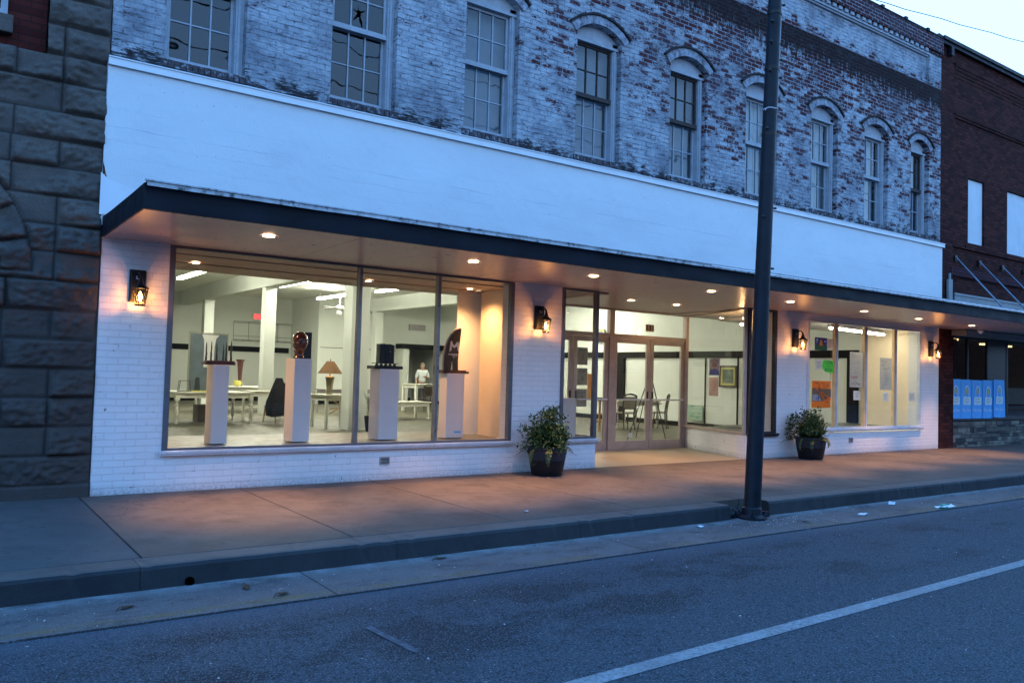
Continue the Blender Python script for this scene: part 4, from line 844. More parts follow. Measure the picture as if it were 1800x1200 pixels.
# fixtures out of direct view that the room plainly has
for i_, (x, y) in enumerate(((11.0, 8.0), (4.2, 8.0), (8.6, 5.2), (15.6, 11.0))):
    t = fixture(2.4); t.location = (x, y, 4.0); t['group'] = 'fluorescent ceiling fixtures'
    t['label'] = 'lit fluorescent ceiling fixture close behind the shopfront, '+('over the doorway side', 'over the left tables', 'just inside the entry', 'over the right wall')[i_]
t = thing('fluorescent_fixture', 'long lit fluorescent fixture in the top of the right-hand poster window', 'ceiling light', (15.2, .66, 2.55), math.atan2(.38, 2.65))
a = MB(); a.box(-1.35, -.07, .03, 1.35, .07, .08); a.build('housing', M['white'], t); a = MB(); a.box(-1.3, -.045, -.01, 1.3, .045, .028); a.build('diffuser', M['tube2'], t)

# ================================================================== DISPLAY WINDOW ART
def pedestal(x0, x1, y0, y1, z0, z1, label, extra=None):
    t = thing('pedestal', label, 'pedestal', ((x0+x1)/2, (y0+y1)/2, z0), group='white pedestals in the display window')
    w, d = (x1-x0)/2, (y1-y0)/2
    a = MB(); a.box(-w, -d, 0, w, d, z1-z0); a.build('pedestal_box', M['ped'], t, bevel=.003)
    if extra: s_ = MB(); s_.box(w-.16, -d-.003, .07, w-.05, -d-.0005, .10); s_.build('blue_label', M['bluep'], t)
    return t
pedestal(1.46, 1.66, .88, 1.15, .437, 1.42, 'white pedestal with the spire sculpture, first from the left')
pedestal(2.51, 2.745, .88, 1.20, .437, 1.535, 'tallest white pedestal, carrying the dark head')
pedestal(3.76, 4.06, .88, 1.20, .437, 1.43, 'wide white pedestal under the black block sculpture')
pedestal(4.86, 5.165, .88, 1.10, .437, 1.395, 'white pedestal with small blue label under the curved black sculpture', True)
# 1 spires
t = thing('spire_sculpture', 'sculpture of slim black spires on a dark red wooden slab', 'sculpture', (1.555, 1.0, 1.42))
a = MB(); a.box(-.185, -.10, 0, .185, .10, .035); a.box(-.16, -.08, .035, .18, .08, .052); a.build('slab', M['redwood'], t, bevel=.004)
for k, (x, h, w) in enumerate(((-.155, .235, .011), (-.088, .25, .010), (-.03, .23, .013), (.055, .215, .010), (.10, .25, .012), (.15, .26, .013))):
    a = MB(); pts = []; rs = []
    for j in range(9):
        f_ = j/8; pts.append((x+.006*noise.noise(Vector((k, f_*4, 0))), .02*math.sin(k*2)+.003*noise.noise(Vector((k, 3, f_*5))), .052+h*f_)); rs.append(w*(1-f_)**.4*(1+.35*noise.noise(Vector((k*3, f_*9, 2))))+.0015)
    a.tube(pts, rs, 7); a.build('spire', M['blackw'], t, smooth=True)
# 2 head
t = thing('head_sculpture', 'glossy dark brown ceramic head on the tallest pedestal', 'sculpture', (2.625, 1.02, 1.535))
a = MB()
nu, nv = 28, 26; vs = []
yawh = R(20)
for j in range(nv+1):
    v = j/nv; z = .015+.325*v
    for i in range(nu):
        th = 2*math.pi*i/nu; cx_, sx_ = math.cos(th), math.sin(th)
        if z < .11:
            r = .052+.02*max(0, (.05-z)/.05)**2+.01*(z > .08)*(z-.08)/.03; rx, ry = r, r*1.05; oy = .012
        else:
            q = (z-.21)/.135; q = max(-1, min(1, q)); r = math.sqrt(max(0, 1-q*q)); jaw = 1-.22*max(0, (.2-z)/.09)
            rx = .078*r*jaw+.002; ry = .100*r*(1-.10*max(0, (.2-z)/.09))+.002; oy = 0
        x = rx*sx_; y = -ry*cx_+oy
        fw = max(0, cx_)
        if z > .10:
            nose = math.exp(-((z-.195)/.028)**2)*math.exp(-(th if th < math.pi else th-2*math.pi)**2/.035)*.022
            brow = math.exp(-((z-.238)/.012)**2)*math.exp(-((abs(th if th < math.pi else th-2*math.pi))-.35)**2/.12)*.006
            eye = -math.exp(-((z-.222)/.012)**2)*math.exp(-((abs(th if th < math.pi else th-2*math.pi))-.42)**2/.03)*.010
            lip = math.exp(-((z-.158)/.009)**2)*math.exp(-(th if th < math.pi else th-2*math.pi)**2/.10)*.007
            chin = math.exp(-((z-.125)/.014)**2)*math.exp(-(th if th < math.pi else th-2*math.pi)**2/.12)*.008
            ear = math.exp(-((z-.205)/.025)**2)*math.exp(-((abs(th if th < math.pi else th-2*math.pi))-1.62)**2/.012)*.012
            y -= nose+brow+eye+lip+chin; x += ear*(1 if sx_ > 0 else -1)
        X_ = x*math.cos(yawh)-y*math.sin(yawh); Y_ = x*math.sin(yawh)+y*math.cos(yawh)
        vs.append((X_*1.18, Y_*1.18, z*1.06))
a.add(vs, [(j*nu+i, j*nu+(i+1) % nu, (j+1)*nu+(i+1) % nu, (j+1)*nu+i) for j in range(nv) for i in range(nu)]+[tuple(range(nu-1, -1, -1)), tuple(nv*nu+i for i in range(nu))])
a.build('head', M['bronze'], t, smooth=True); a = MB(); a.box(-.07, -.07, 0, .07, .07, .017); a.build('base', M['blackw'], t)
t = thing('slate_panel', 'dark square panel standing behind the brown head', 'panel', (2.76, 1.15, 1.535)); a = MB(); a.box(-.125, -.012, 0, .075, .0, .36); a.build('panel', M['slate'], t); a = MB(); a.box(-.13, -.001, -.0, .08, .01, .365); a.build('backing', M['alum'], t)
# 3 block
t = thing('block_sculpture', 'black ribbed rectangular block sculpture on a black slab', 'sculpture', (3.90, 1.02, 1.43))
a = MB(); a.box(-.22, -.13, 0, .22, .13, .045); a.build('slab', M['blackw'], t, bevel=.003)
a = MB(); a.box(-.19, -.06, .075, .17, .05, .085)
for k in range(5): a.lathe([(.030, .045), (.026, .06), (.012, .075)], (-.14+.07*k, -.02, 0), 10)
a.build('footed_tray', M['blackw'], t)
a = MB(); xs = [-.115+.23*k/8 for k in range(9)]
for k in range(8): a.box(xs[k], -.05-.006*(k % 2), .085, xs[k+1]-.0015, .06, .355+.012*noise.noise(Vector((k*1.7, 0, 0)))-.012*(k % 3 == 1))
a.build('block', M['blackw'], t); a = MB(); a.lathe([(.002, 0), (.008, 0), (.008, .006), (.002, .006)], (0, 0, 0), 10)
for i in range(len(a.v)): v = a.v[i]; a.v[i] = Vector((.045+v.x, -.058-v.z, .25+v.y))
a.build('knob', M['alum'], t)
# 4 sail
t = thing('curved_sculpture', 'curved black fin-shaped sculpture with white cut-out letter-like wings', 'sculpture', (5.02, 1.0, 1.395))
a = MB(); a.box(-.225, -.11, 0, .225, .11, .032); a.box(-.19, -.09, .032, .19, .09, .05); a.build('slab', M['redwood'], t, bevel=.003)
out = [(-.16, .05), (-.165, .16), (-.155, .28), (-.13, .40), (-.09, .50), (-.035, .59), (.03, .65), (.085, .675), (.12, .68), (.115, .60), (.10, .48), (.085, .34), (.075, .2), (.08, .05), (.02, .05), (.0, .20), (-.03, .22), (-.05, .05)]
a = MB(); a.prism(out, -.03, .03); a.build('fin', M['slate'], t)
a = MB(); a.tube([(x-.006, 0, z) for x, z in out[:9]], .018, 8); a.build('pale_rim', M['grey'], t, smooth=True)
a = MB(); a.prism([(-.075, .42), (-.07, .47), (-.05, .49), (-.02, .43), (.0, .42), (.02, .44), (.05, .48), (.075, .47), (.085, .38), (.08, .32), (.055, .36), (.05, .41), (.0, .38), (-.045, .41), (-.05, .35), (-.085, .32)], -.036, -.0305); a.build('white_wings', M['white'], t)
a = MB()
a.box(-.10, -.036, .285, .07, -.031, .294)
for x, l in ((-.095, .02), (-.07, .012), (-.03, .06), (-.01, .10), (.01, .06), (.035, .045), (.06, .015), (-.05, .03)): a.prism([(x, .285), (x+.012, .285), (x+.006, .285-l)], -.036, -.031)
a.build('drips', M['white'], t); a = MB(); a.prism([(-.045, .05), (-.02, .05), (-.018, .17), (-.03, .19)], -.012, .012); a.build('white_leg', M['white'], t)
# small entry display block + posters
t = thing('pedestal', 'short peach-lit white pedestal in the small window left of the doors', 'pedestal', (6.80, .55, .437)); a = MB(); a.box(-.17, -.15, 0, .15, .17, .62); a.build('pedestal_box', bpy.data.materials['peach_lit_white'], t, bevel=.003)  # white block in the same peach, its warm light painted on
# ================================================================== INTERIOR FURNITURE
def table(name, label, loc, rz, L, Wd, H, turned=False, stretch=False, mat=None, apron=.11, leg=.06):
    mat = mat or M['wood_white_f']
    t = thing(name, label, 'table', loc, rz)
    a = MB(); a.box(-L/2, -Wd/2, H-.035, L/2, Wd/2, H); a.build('table_top', mat, t, bevel=.005)
    a = MB(); i_ = .05
    a.box(-L/2+i_, -Wd/2+i_, H-.035-apron, L/2-i_, -Wd/2+i_+.02, H-.036); a.box(-L/2+i_, Wd/2-i_-.02, H-.035-apron, L/2-i_, Wd/2-i_, H-.036)
    a.box(-L/2+i_, -Wd/2+i_+.02, H-.035-apron, -L/2+i_+.02, Wd/2-i_-.02, H-.036); a.box(L/2-i_-.02, -Wd/2+i_+.02, H-.035-apron, L/2-i_, Wd/2-i_-.02, H-.036)
    if stretch:
        a.box(-L/2+.07, -Wd/2+.06, .14, L/2-.07, -Wd/2+.09, .18); a.box(-L/2+.07, Wd/2-.09, .14, L/2-.07, Wd/2-.06, .18)
    a.build('apron', mat, t)
    for sx in (-1, 1):
        for sy in (-1, 1):
            x, y = sx*(L/2-.075), sy*(Wd/2-.075); l = MB()
            if turned:
                l.box(x-leg*.6, y-leg*.6, H-.20, x+leg*.6, y+leg*.6, H-.036)
                l.lathe([(.012, 0), (.03, .01), (.034, .05), (.02, .08), (.03, .12), (.042, .2), (.046, .28), (.034, .38), (.03, .42), (.045, .44), (.045, .47), (.028, .49), (.036, H-.20)], (x, y, 0), 14)
            else: l.box(x-leg/2, y-leg/2, 0, x+leg/2, y+leg/2, H-.036)
            l.build('leg', mat, t, smooth=turned)
    return t
M['wood_white_f'] = plain('cream_painted_furniture', (.66, .66, .58), .5, 0, .06, 5)
table('dining_table', 'long cream table with turned legs at the left, carrying the large canvas', (4.35, 11.6, 0), R(4), 1.95, 1.3, .77, turned=True, leg=.09)
table('work_table', 'cream table with low stretcher and yellow cups behind the first pedestal', (6.75, 16.5, 0), R(6), 2.6, 1.1, .80, stretch=True)
table('side_table', 'cream table carrying the glowing table lamp', (6.75, 9.3, 0), R(8), .95, .8, .80)
table('work_table', 'cream table with square legs close behind the tallest pedestal', (6.15, 12.4, 0), R(4), 1.2, .7, .78)
table('bench_table', 'low cream table partly hidden behind the third pedestal', (10.0, 12.2, 0), R(8), 2.0, .75, .52)
table('tall_table', 'tall cream table in front of the standing person', (13.55, 16.4, 0), R(8), 2.0, .9, .98, leg=.09)
table('dining_table', 'cream table with dark chairs seen through the glass doors', (14.9, 7.6, 0), R(3), 1.8, 1.0, .77, turned=True)
table('folding_table', 'grey topped table at the back behind the lamp', (9.9, 15.6, 0), R(5), 1.9, .7, .78, mat=M['grey'], leg=.04)
# large canvas on table
t = thing('large_canvas', 'large framed grey canvas with a white arched opening standing on the left table', 'painting', (4.26, 11.25, .772), R(0))
a = MB(); a.box(-.46, -.02, 0, .44, .02, 1.42); a.build('canvas', plain('blue_grey_canvas', (.12, .16, .19), .5, 0, .2, 3), t)
a = MB(); rect_frame(a, -.48, .46, -.0, 1.45, -.03, .025, .022); a.build('frame', plain('pale_gilt_frame', (.40, .38, .25), .5), t)
a = MB(); pts = [(-.18, 1.40), (.24, 1.40), (.16, 1.30), (.13, 1.1), (.12, .6), (-.12, .6), (-.12, 1.1), (-.13, 1.28)]; a.prism(pts, -.0235, -.0205); a.build('painted_arch', M['white'], t)
a = MB(); a.prism([(-.32, .02), (-.30, .32), (-.26, .36), (-.20, .33), (-.18, .02)], -.0235, -.0205); a.build('painted_figure', M['slate'], t)
a = MB(); a.box(-.45, -.04, .0, .45, -.03, .03); a.build('ledge', M['yellow'], t)
# vases, cups on tables
t = thing('red_vase', 'tall dark red square vase at the back of the work table', 'vase', (6.82, 16.9, .802)); a = MB(); a.lathe([(.05, 0), (.06, .25), (.10, .78), (.14, .80), (.14, .84), (.11, .84)], n=4); a.build('vase_body', M['redwood'], t); a = MB(); a.lathe([(.09, 0), (.09, .03), (.06, .04)], n=12); a.build('vase_foot', M['iron'], t)
for (x, y, z, lab) in ((6.55, 16.25, .802, 'round yellow pot on the work table beside the red vase'), (7.35, 16.3, .802, 'small yellow cup on the work table, right of the yellow pot')):
    t = thing('yellow_cup', lab, 'cup', (x, y, z)); a = MB(); a.lathe([(.05, 0), (.10, .03), (.11, .13), (.09, .18), (.08, .17), (.09, .12), (.03, .03)], n=16); a.build('cup_body', M['yellow'], t, smooth=True)
    a = MB(); a.tube([(.10, 0, .05), (.15, 0, .06), (.15, 0, .13), (.10, 0, .14)], .01, 6); a.build('handle', M['yellow'], t, smooth=True)
# boxes under table
t = thing('storage_box', 'brown box pushed under the left table', 'box', (4.5, 11.9, 0)); a = MB(); a.box(-.32, -.25, 0, .32, .25, .42); a.build('box_body', plain('brown_cardboard', (.18, .15, .12), .8), t, bevel=.004); a = MB(); a.box(-.33, -.26, .42, .33, -.0, .43); a.box(-.33, .005, .42, .33, .26, .43); a.build('flap', bpy.data.materials['brown_cardboard'], t)
t = thing('wire_basket', 'small dark wire stand on the left table beside the canvas', 'basket', (3.72, 11.2, .772))
a = MB(); a.tube([(-.14, 0, .01), (.14, 0, .01), (.11, 0, .26), (-.11, 0, .26), (-.14, 0, .01)], .009, 6); a.tube([(-.14, .12, .01), (.14, .12, .01), (.11, .12, .26), (-.11, .12, .26), (-.14, .12, .01)], .009, 6); a.build('wire_frame', M['frame_dk'], t); a = MB(); a.box(-.15, -.02, 0, .15, .14, .012); a.build('tray', M['iron'], t)
# lamp
t = thing('table_lamp', 'glowing table lamp with conical fabric shade on a cream table', 'lamp', (6.60, 9.25, .802))
a = MB(); a.lathe([(.085, 0), (.075, .02), (.07, .03), (.10, .33), (.12, .40), (.125, .42), (.06, .43), (.02, .44), (.015, .50)], n=4); a.build('base', M['lampbase'], t)
a = MB(); a.lathe([(.30, .50), (.09, .80)], n=28, cap=False); a.lathe([(.296, .501), (.087, .798)], n=28, cap=False); a.build('lamp_shade', M['shade'], t, smooth=True)
a = MB(); a.cyl((0, 0, .5), (0, 0, .84), .008, n=8); a.lathe([(.003, .82), (.015, .835), (.004, .855)], n=8); a.build('finial', M['iron'], t)
point('lamp_bulb', (0, 0, .53), 7, (1, .42, .10), t, .04)
# coat on chair
def chair(label, loc, rz, mat, cane=True, H=.92):
    t = thing('chair', label, 'chair', loc, rz)
    a = MB(); a.lathe([(.01, .44), (.21, .44), (.225, .455), (.21, .475), (.01, .475)], n=20); a.build('seat', M['cane'] if cane else mat, t, smooth=True)
    for sx in (-1, 1):
        a = MB(); a.tube([(sx*.17, -.17, .45), (sx*.18, -.19, .2), (sx*.20, -.21, 0)], [.02, .018, .013], 8); a.build('leg', mat, t, smooth=True)
        a = MB(); a.tube([(sx*.16, .24, 0), (sx*.155, .19, .25), (sx*.16, .18, .46), (sx*.19, .21, .7), (sx*.20, .25, H)], [.014, .019, .021, .018, .015], 8); a.build('leg', mat, t, smooth=True)
    a = MB(); a.tube([(-.20, .25, H-.01), (-.1, .255, H+.035), (0, .26, H+.05), (.1, .255, H+.035), (.20, .25, H-.01)], .022, 8); a.tube([(-.175, .2, .58), (0, .215, .575), (.175, .2, .58)], .016, 8)
    a.tube([(-.17, -.17, .26), (-.15, .2, .26)], .01, 6); a.tube([(.17, -.17, .26), (.15, .2, .26)], .01, 6); a.tube([(-.16, 0, .26), (.16, 0, .26)], .01, 6)
    a.tube([(-.17, -.18, .2), (.17, -.18, .2)], .01, 6); a.build('back_frame', mat, t, smooth=True)
    a = MB(); a.add([(-.17, .205, .59), (.17, .205, .59), (.185, .248, H-.02), (-.185, .248, H-.02), (-.17, .213, .59), (.17, .213, .59), (.185, .256, H-.02), (-.185, .256, H-.02)], [(0, 1, 2, 3), (7, 6, 5, 4), (0, 4, 5, 1), (2, 6, 7, 3), (1, 5, 6, 2), (3, 7, 4, 0)]); a.build('back_panel', M['cane'] if cane else mat, t)
    return t
chair('wooden chair under a black coat, beside the middle of the big window', (5.93, 11.1, 0), R(200), M['oak'], cane=False)
chair('dark wooden chair with cane back seen through the middle door', (14.05, 6.75, 0), R(165), M['dwood'])
chair('dark wooden chair with cane back behind the easel', (15.5, 6.9, 0), R(215), M['dwood'])
chair('dark chair at the left under the tall table', (13.0, 15.9, 0), R(190), M['dwood'], cane=False)
chair('dark chair in the middle under the tall table', (13.9, 15.8, 0), R(170), M['dwood'], cane=False)
t = thing('black_coat', 'long black coat draped over a wooden chair back', 'coat', (5.93, 10.86, .15))
a = MB(); nu, nv = 28, 22; vs = []
for j in range(nv+1):
    v = j/nv; z = 1.0-.92*v-(0 if True else 0)
    wx = .08+.16*min(1, v*1.6)**.8+(.04*v)-.10*max(0, v-.75); wy = .06+.06*min(1, v*2)
    for i in range(nu):
        th = 2*math.pi*i/nu; fold = 1+.22*math.sin(th*6+v*3)*min(1, v*1.6)+.16*noise.noise(Vector((math.cos(th)*1.5, math.sin(th)*1.5, v*3)))
        zz = z+(.16*max(0, v-.6)*math.sin(th*1.0+.8)); vs.append((wx*math.cos(th)*fold, wy*math.sin(th)*fold, zz))
a.add(vs, [(j*nu+i, j*nu+(i+1) % nu, (j+1)*nu+(i+1) % nu, (j+1)*nu+i) for j in range(nv) for i in range(nu)]+[tuple(range(nu))]); a.build('coat_body', M['cloth'], t, smooth=True)
a = MB(); a.tube([(.14, -.04, .88), (.22, -.08, .6), (.23, -.09, .3), (.2, -.08, .1)], [.06, .06, .055, .045], 10); a.build('sleeve', M['cloth'], t, smooth=True)
# stool, easel
t = thing('bar_stool', 'oak bar stool with dark seat left of the glass doors', 'stool', (12.9, 6.5, 0))
a = MB(); a.lathe([(.02, .80), (.19, .80), (.20, .83), (.19, .87), (.02, .88)], n=20); a.build('seat', M['iron'], t, smooth=True)
for sx in (-1, 1):
    for sy in (-1, 1): a = MB(); a.tube([(sx*.11, sy*.11, .80), (sx*.17, sy*.17, 0)], [.02, .018], 8); a.build('leg', M['oak'], t, smooth=True)
a = MB()
for z, q in ((.25, .152), (.45, .138)):
    a.tube([(-q, -q, z), (q, -q, z), (q, q, z), (-q, q, z), (-q, -q, z)], .012, 6)
a.build('foot_rail', M['oak'], t)
t = thing('easel', 'black folding tripod easel standing just inside the right door', 'easel', (12.15, 3.95, 0))
for p, q, nm in (((-.02, 0, 1.5), (-.78, -.10, 0), 'leg'), ((.02, 0, 1.5), (.42, -.12, 0), 'leg'), ((0, .02, 1.45), (.12, .55, 0), 'leg')):
    a = MB(); a.tube([p, Vector(p).lerp(Vector(q), .5), q], [.014, .012, .009], 8); a.build(nm, M['iron'], t)
a = MB(); a.tube([(0, 0, 1.1), (0, .0, 1.85)], .012, 8); a.box(-.03, -.03, 1.42, .03, .02, 1.55); a.build('mast', M['iron'], t); a = MB(); a.box(-.3, -.1, .82, .3, -.06, .84); a.tube([(-.25, -.06, .83), (.25, -.06, .83)], .008, 6); a.build('tray', M['iron'], t)
# folding trestle at the back
t = thing('wooden_trestle', 'low brown wooden folding trestle behind the lamp table', 'trestle', (9.3, 14.3, 0))
a = MB(); a.tube([(-.4, 0, .45), (.35, .1, .02)], .02, 6); a.tube([(-.4, .3, .02), (.35, .2, .45)], .02, 6); a.tube([(-.45, .1, .2), (.5, .1, .2)], .018, 6); a.build('trestle_frame', M['oak'], t); a = MB(); a.box(-.45, -.02, .44, .45, .32, .46); a.build('trestle_top', M['dwood'], t)
# frame screen on back wall
RW = .007
t = thing('wire_wall_rack', 'thin wire rack hanging high on the back wall behind the first column', 'rack', (10.1, 24.93, 2.5))
a = MB(); x0, x1 = -1.1, 1.4
for z in (0, .04, .2, .75, .8): a.cyl((x0, 0, z), (x1, 0, z), RW, n=6)
for k in range(5): a.cyl((x0+(x1-x0)*k/4, 0, 0), (x0+(x1-x0)*k/4, 0, .8), RW, n=6)
a.build('wire_frame', M['slate'], t); a = MB()
for k in range(8): a.cyl((x0+.1+k*.3, 0, .04), (x0+.1+k*.3, -.05, .0), .012, n=6)
a.build('hooks', M['iron'], t)
# exit sign, plus a glowing copy standing in for its reflection on the beam
for (loc, rz, lab) in (((10.0, 24.9, 3.42), 0, 'red lit exit sign on the far back wall'), ((7.06, 14.6, 3.92), 0, 'red glowing copy of the exit sign, standing in for its reflection on the first ceiling beam')):
    t = thing('exit_sign_and_reflection', lab, 'exit sign', loc, rz); a = MB(); a.box(-.22, -.03, 0, .22, .03, .24) if loc[1] > 20 else a.box(-.12, -.03, 0, .12, .03, .17); a.build('sign_box', M['white'], t)
    w_ = (.20, .22) if loc[1] > 20 else (.11, .15)
    a = MB(); a.box(-w_[0], -.036, .015, w_[0], -.031, w_[1]); a.build('sign_face', M['exitm'], t); a = MB(); add_text(a, 'EXIT', .17 if loc[1] > 20 else .10, (0, -.0375, .12 if loc[1] > 20 else .083)); a.build('lettering', M['white'], t)
# ceiling fan
t = thing('ceiling_fan', 'white ceiling fan with light globe between the first column and the mullion', 'ceiling fan', (10.45, 17.6, 3.55))
a = MB(); a.cyl((0, 0, .12), (0, 0, .65), .02, n=8); a.lathe([(.03, .12), (.13, .09), (.15, .02), (.10, -.04), (.03, -.05)], n=18); a.build('motor', M['white'], t, smooth=True)
for k in range(4):
    th = R(20+90*k); a = MB(); rot = Matrix.Rotation(th, 3, 'Z') @ Matrix.Rotation(R(10), 3, 'X'); a.obox(rot @ Vector((.45, 0, .02)), (.62, .13, .012), rot); a.build('blade', M['white'], t)
a = MB(); a.lathe([(.03, -.05), (.09, -.08), (.11, -.15), (.07, -.22), (.01, -.24)], n=16); a.build('light_globe', M['white'], t, smooth=True)
# indoor plants
t = thing('potted_plant', 'small spiky houseplant in a black pot beside the third pedestal', 'plant', (6.98, 7.75, 0))
a = MB(); a.lathe([(.10, 0), (.14, .34), (.15, .36), (.12, .36), (.11, .30)], n=18); a.build('pot', M['pot'], t, smooth=True)
a = MB()
for k in range(34):
    th = random.random()*6.28; r = random.uniform(.1, .3); h = random.uniform(.3, .75); w = .018
    p0 = Vector((0, 0, .3)); p1 = Vector((math.cos(th)*r*.5, math.sin(th)*r*.5, .3+h*.7)); p2 = Vector((math.cos(th)*r, math.sin(th)*r, .3+h)); n_ = Vector((-math.sin(th), math.cos(th), 0))*w
    a.add([p0-n_*.4, p0+n_*.4, p1+n_, p1-n_, p2], [(0, 1, 2, 3), (3, 2, 4)])
a.build('foliage', M['leaf'], t)
# carriage at back
t = thing('wicker_pram', 'old wheeled wicker pram against the back between column and peach panel', 'pram', (16.35, 18.7, 0))
a = MB(); a.lathe([(.12, .45), (.26, .5), (.32, .62), (.34, .8), (.31, .8), (.28, .62), (.1, .5)], n=20)
for v in a.v: v.x *= 1.35
a.build('basket', M['brownp'], t, smooth=True)
for sx in (-1, 1):
    for sy in (-1, 1):
        a = MB(); pts = [(sx*.32+.2*math.cos(q*math.pi/8), sy*.25, .2+.2*math.sin(q*math.pi/8)) for q in range(17)]; a.tube(pts, .014, 6)
        for q in range(4): a.cyl((sx*.32+.2*math.cos(q*math.pi/4), sy*.25, .2+.2*math.sin(q*math.pi/4)), (sx*.32-.2*math.cos(q*math.pi/4), sy*.25, .2-.2*math.sin(q*math.pi/4)), .006, n=4)
        a.build('wheel', M['iron'], t)
a = MB(); a.tube([(-.5, -.2, .3), (0, -.2, .45), (.5, -.2, .3)], .015, 6); a.tube([(-.5, .2, .3), (0, .2, .45), (.5, .2, .3)], .015, 6); a.tube([(.35, 0, .75), (.6, 0, 1.05), (.95, 0, 1.25)], .014, 6); a.tube([(.95, -.2, 1.25), (.95, .2, 1.25)], .014, 6); a.build('handle', M['iron'], t)
# person
def person():
    t = thing('person', 'person in a pale shirt standing behind the tall table at the back', 'person', (15.0, 19.6, 0), R(-25))
    J = {'pel': (0, 0, .95), 'sp': (0, .01, 1.15), 'ch': (0, 0, 1.35), 'nk': (0, 0, 1.50), 'hd': (0, -.02, 1.60), 'tp': (0, -.01, 1.72),
         'ls': (-.17, 0, 1.43), 'le': (-.25, .02, 1.16), 'lw': (-.24, -.08, .92), 'rs': (.17, 0, 1.43), 're': (.26, -.02, 1.18), 'rw': (.12, -.16, 1.22),
         'lh': (-.09, 0, .9), 'lk': (-.10, -.01, .5), 'la': (-.11, .02, .08), 'lt': (-.12, -.14, .04), 'rh': (.09, 0, .9), 'rk': (.11, -.01, .5), 'ra': (.12, .02, .08), 'rt': (.13, -.14, .04)}
    Rr = dict(pel=.14, sp=.125, ch=.145, nk=.055, hd=.088, tp=.075, ls=.065, le=.042, lw=.028, rs=.065, re=.042, rw=.028, lh=.095, lk=.06, la=.042, lt=.035, rh=.095, rk=.06, ra=.042, rt=.035)
    E_ = [('pel', 'sp'), ('sp', 'ch'), ('ch', 'nk'), ('nk', 'hd'), ('hd', 'tp'), ('ch', 'ls'), ('ls', 'le'), ('le', 'lw'), ('ch', 'rs'), ('rs', 're'), ('re', 'rw'), ('pel', 'lh'), ('lh', 'lk'), ('lk', 'la'), ('la', 'lt'), ('pel', 'rh'), ('rh', 'rk'), ('rk', 'ra'), ('ra', 'rt')]
    def skin(name, J, Rr, E_, mat, root):
        ks = list(J); me = bpy.data.meshes.new(name); me.from_pydata([J[k] for k in ks], [(ks.index(a), ks.index(b)) for a, b in E_], []); o = bpy.data.objects.new(name, me); C.objects.link(o); o.parent = t
        m = o.modifiers.new('skin', 'SKIN'); 
        if not me.skin_vertices: o.modifiers.clear(); m = o.modifiers.new('skin', 'SKIN')
        if me.skin_vertices:
            for k, sv in zip(ks, me.skin_vertices[0].data): sv.radius = (Rr[k], Rr[k]*(.75 if k in ('pel', 'sp', 'ch') else 1)); sv.use_root = (k == root)
        s = o.modifiers.new('sub', 'SUBSURF'); s.levels = 2; s.render_levels = 2; m.use_smooth_shade = True; me.materials.append(mat); return o
    skin('body', J, Rr, E_, M['skin'], 'pel')
    for nm, wr, el, side in (('left', 'lw', 'le', -1), ('right', 'rw', 're', 1)):
        w = Vector(J[wr]); d = (w-Vector(J[el])).normalized(); sd = d.orthogonal().normalized(); h = MB()
        h.tube([w, w+d*.05, w+d*.09], [.024, .034, .03], 8)
        for k in range(4): h.tube([w+d*.08+sd*(.022-.015*k), w+d*(.125-.006*abs(k-1.5))+sd*(.024-.016*k), w+d*(.155-.008*abs(k-1.5))+sd*(.02-.014*k)-Vector((0, 0, .01))], [.009, .008, .006], 6)
        h.tube([w+d*.03+sd*.03, w+d*.07+sd*.055, w+d*.10+sd*.055], [.011, .009, .007], 6); h.build('hand', M['skin'], t, smooth=True)
    js = {k: J[k] for k in ('pel', 'sp', 'ch', 'ls', 'le', 'rs', 're')}; rs = {k: Rr[k]*1.12+.012 for k in js}; rs['ls'] = rs['rs'] = .085; rs['le'] = rs['re'] = .062
    skin('shirt', js, rs, [e for e in E_ if e[0] in js and e[1] in js], M['shirt'], 'pel')
    js = {k: J[k] for k in ('pel', 'lh', 'lk', 'la', 'rh', 'rk', 'ra')}; rs = {k: Rr[k]*1.1+.01 for k in js}; rs['pel'] = .145
    skin('trousers', js, rs, [e for e in E_ if e[0] in js and e[1] in js], M['trousers'], 'pel')
    h = MB(); h.lathe([(.001, 1.785), (.05, 1.775), (.085, 1.73), (.092, 1.68), (.085, 1.64)], (0, .012, 0), 18); h.build('hair', M['hair'], t, smooth=True)
    h = MB()
    h.add([(-.008, -.105, 1.665), (.008, -.105, 1.665), (.012, -.105, 1.625), (-.012, -.105, 1.625), (0, -.13, 1.63)], [(0, 1, 4), (1, 2, 4), (2, 3, 4), (3, 0, 4)]); h.box(-.022, -.104, 1.59, .022, -.098, 1.598)
    for sx in (-1, 1): h.lathe([(.001, -.006), (.008, 0), (.001, .006)], (sx*.03, -.1, 1.665), 8); h.lathe([(.004, -.03), (.012, 0), (.004, .03)], (sx*.09, 0, 1.65), 8)
    h.build('face', M['skin'], t)
person()
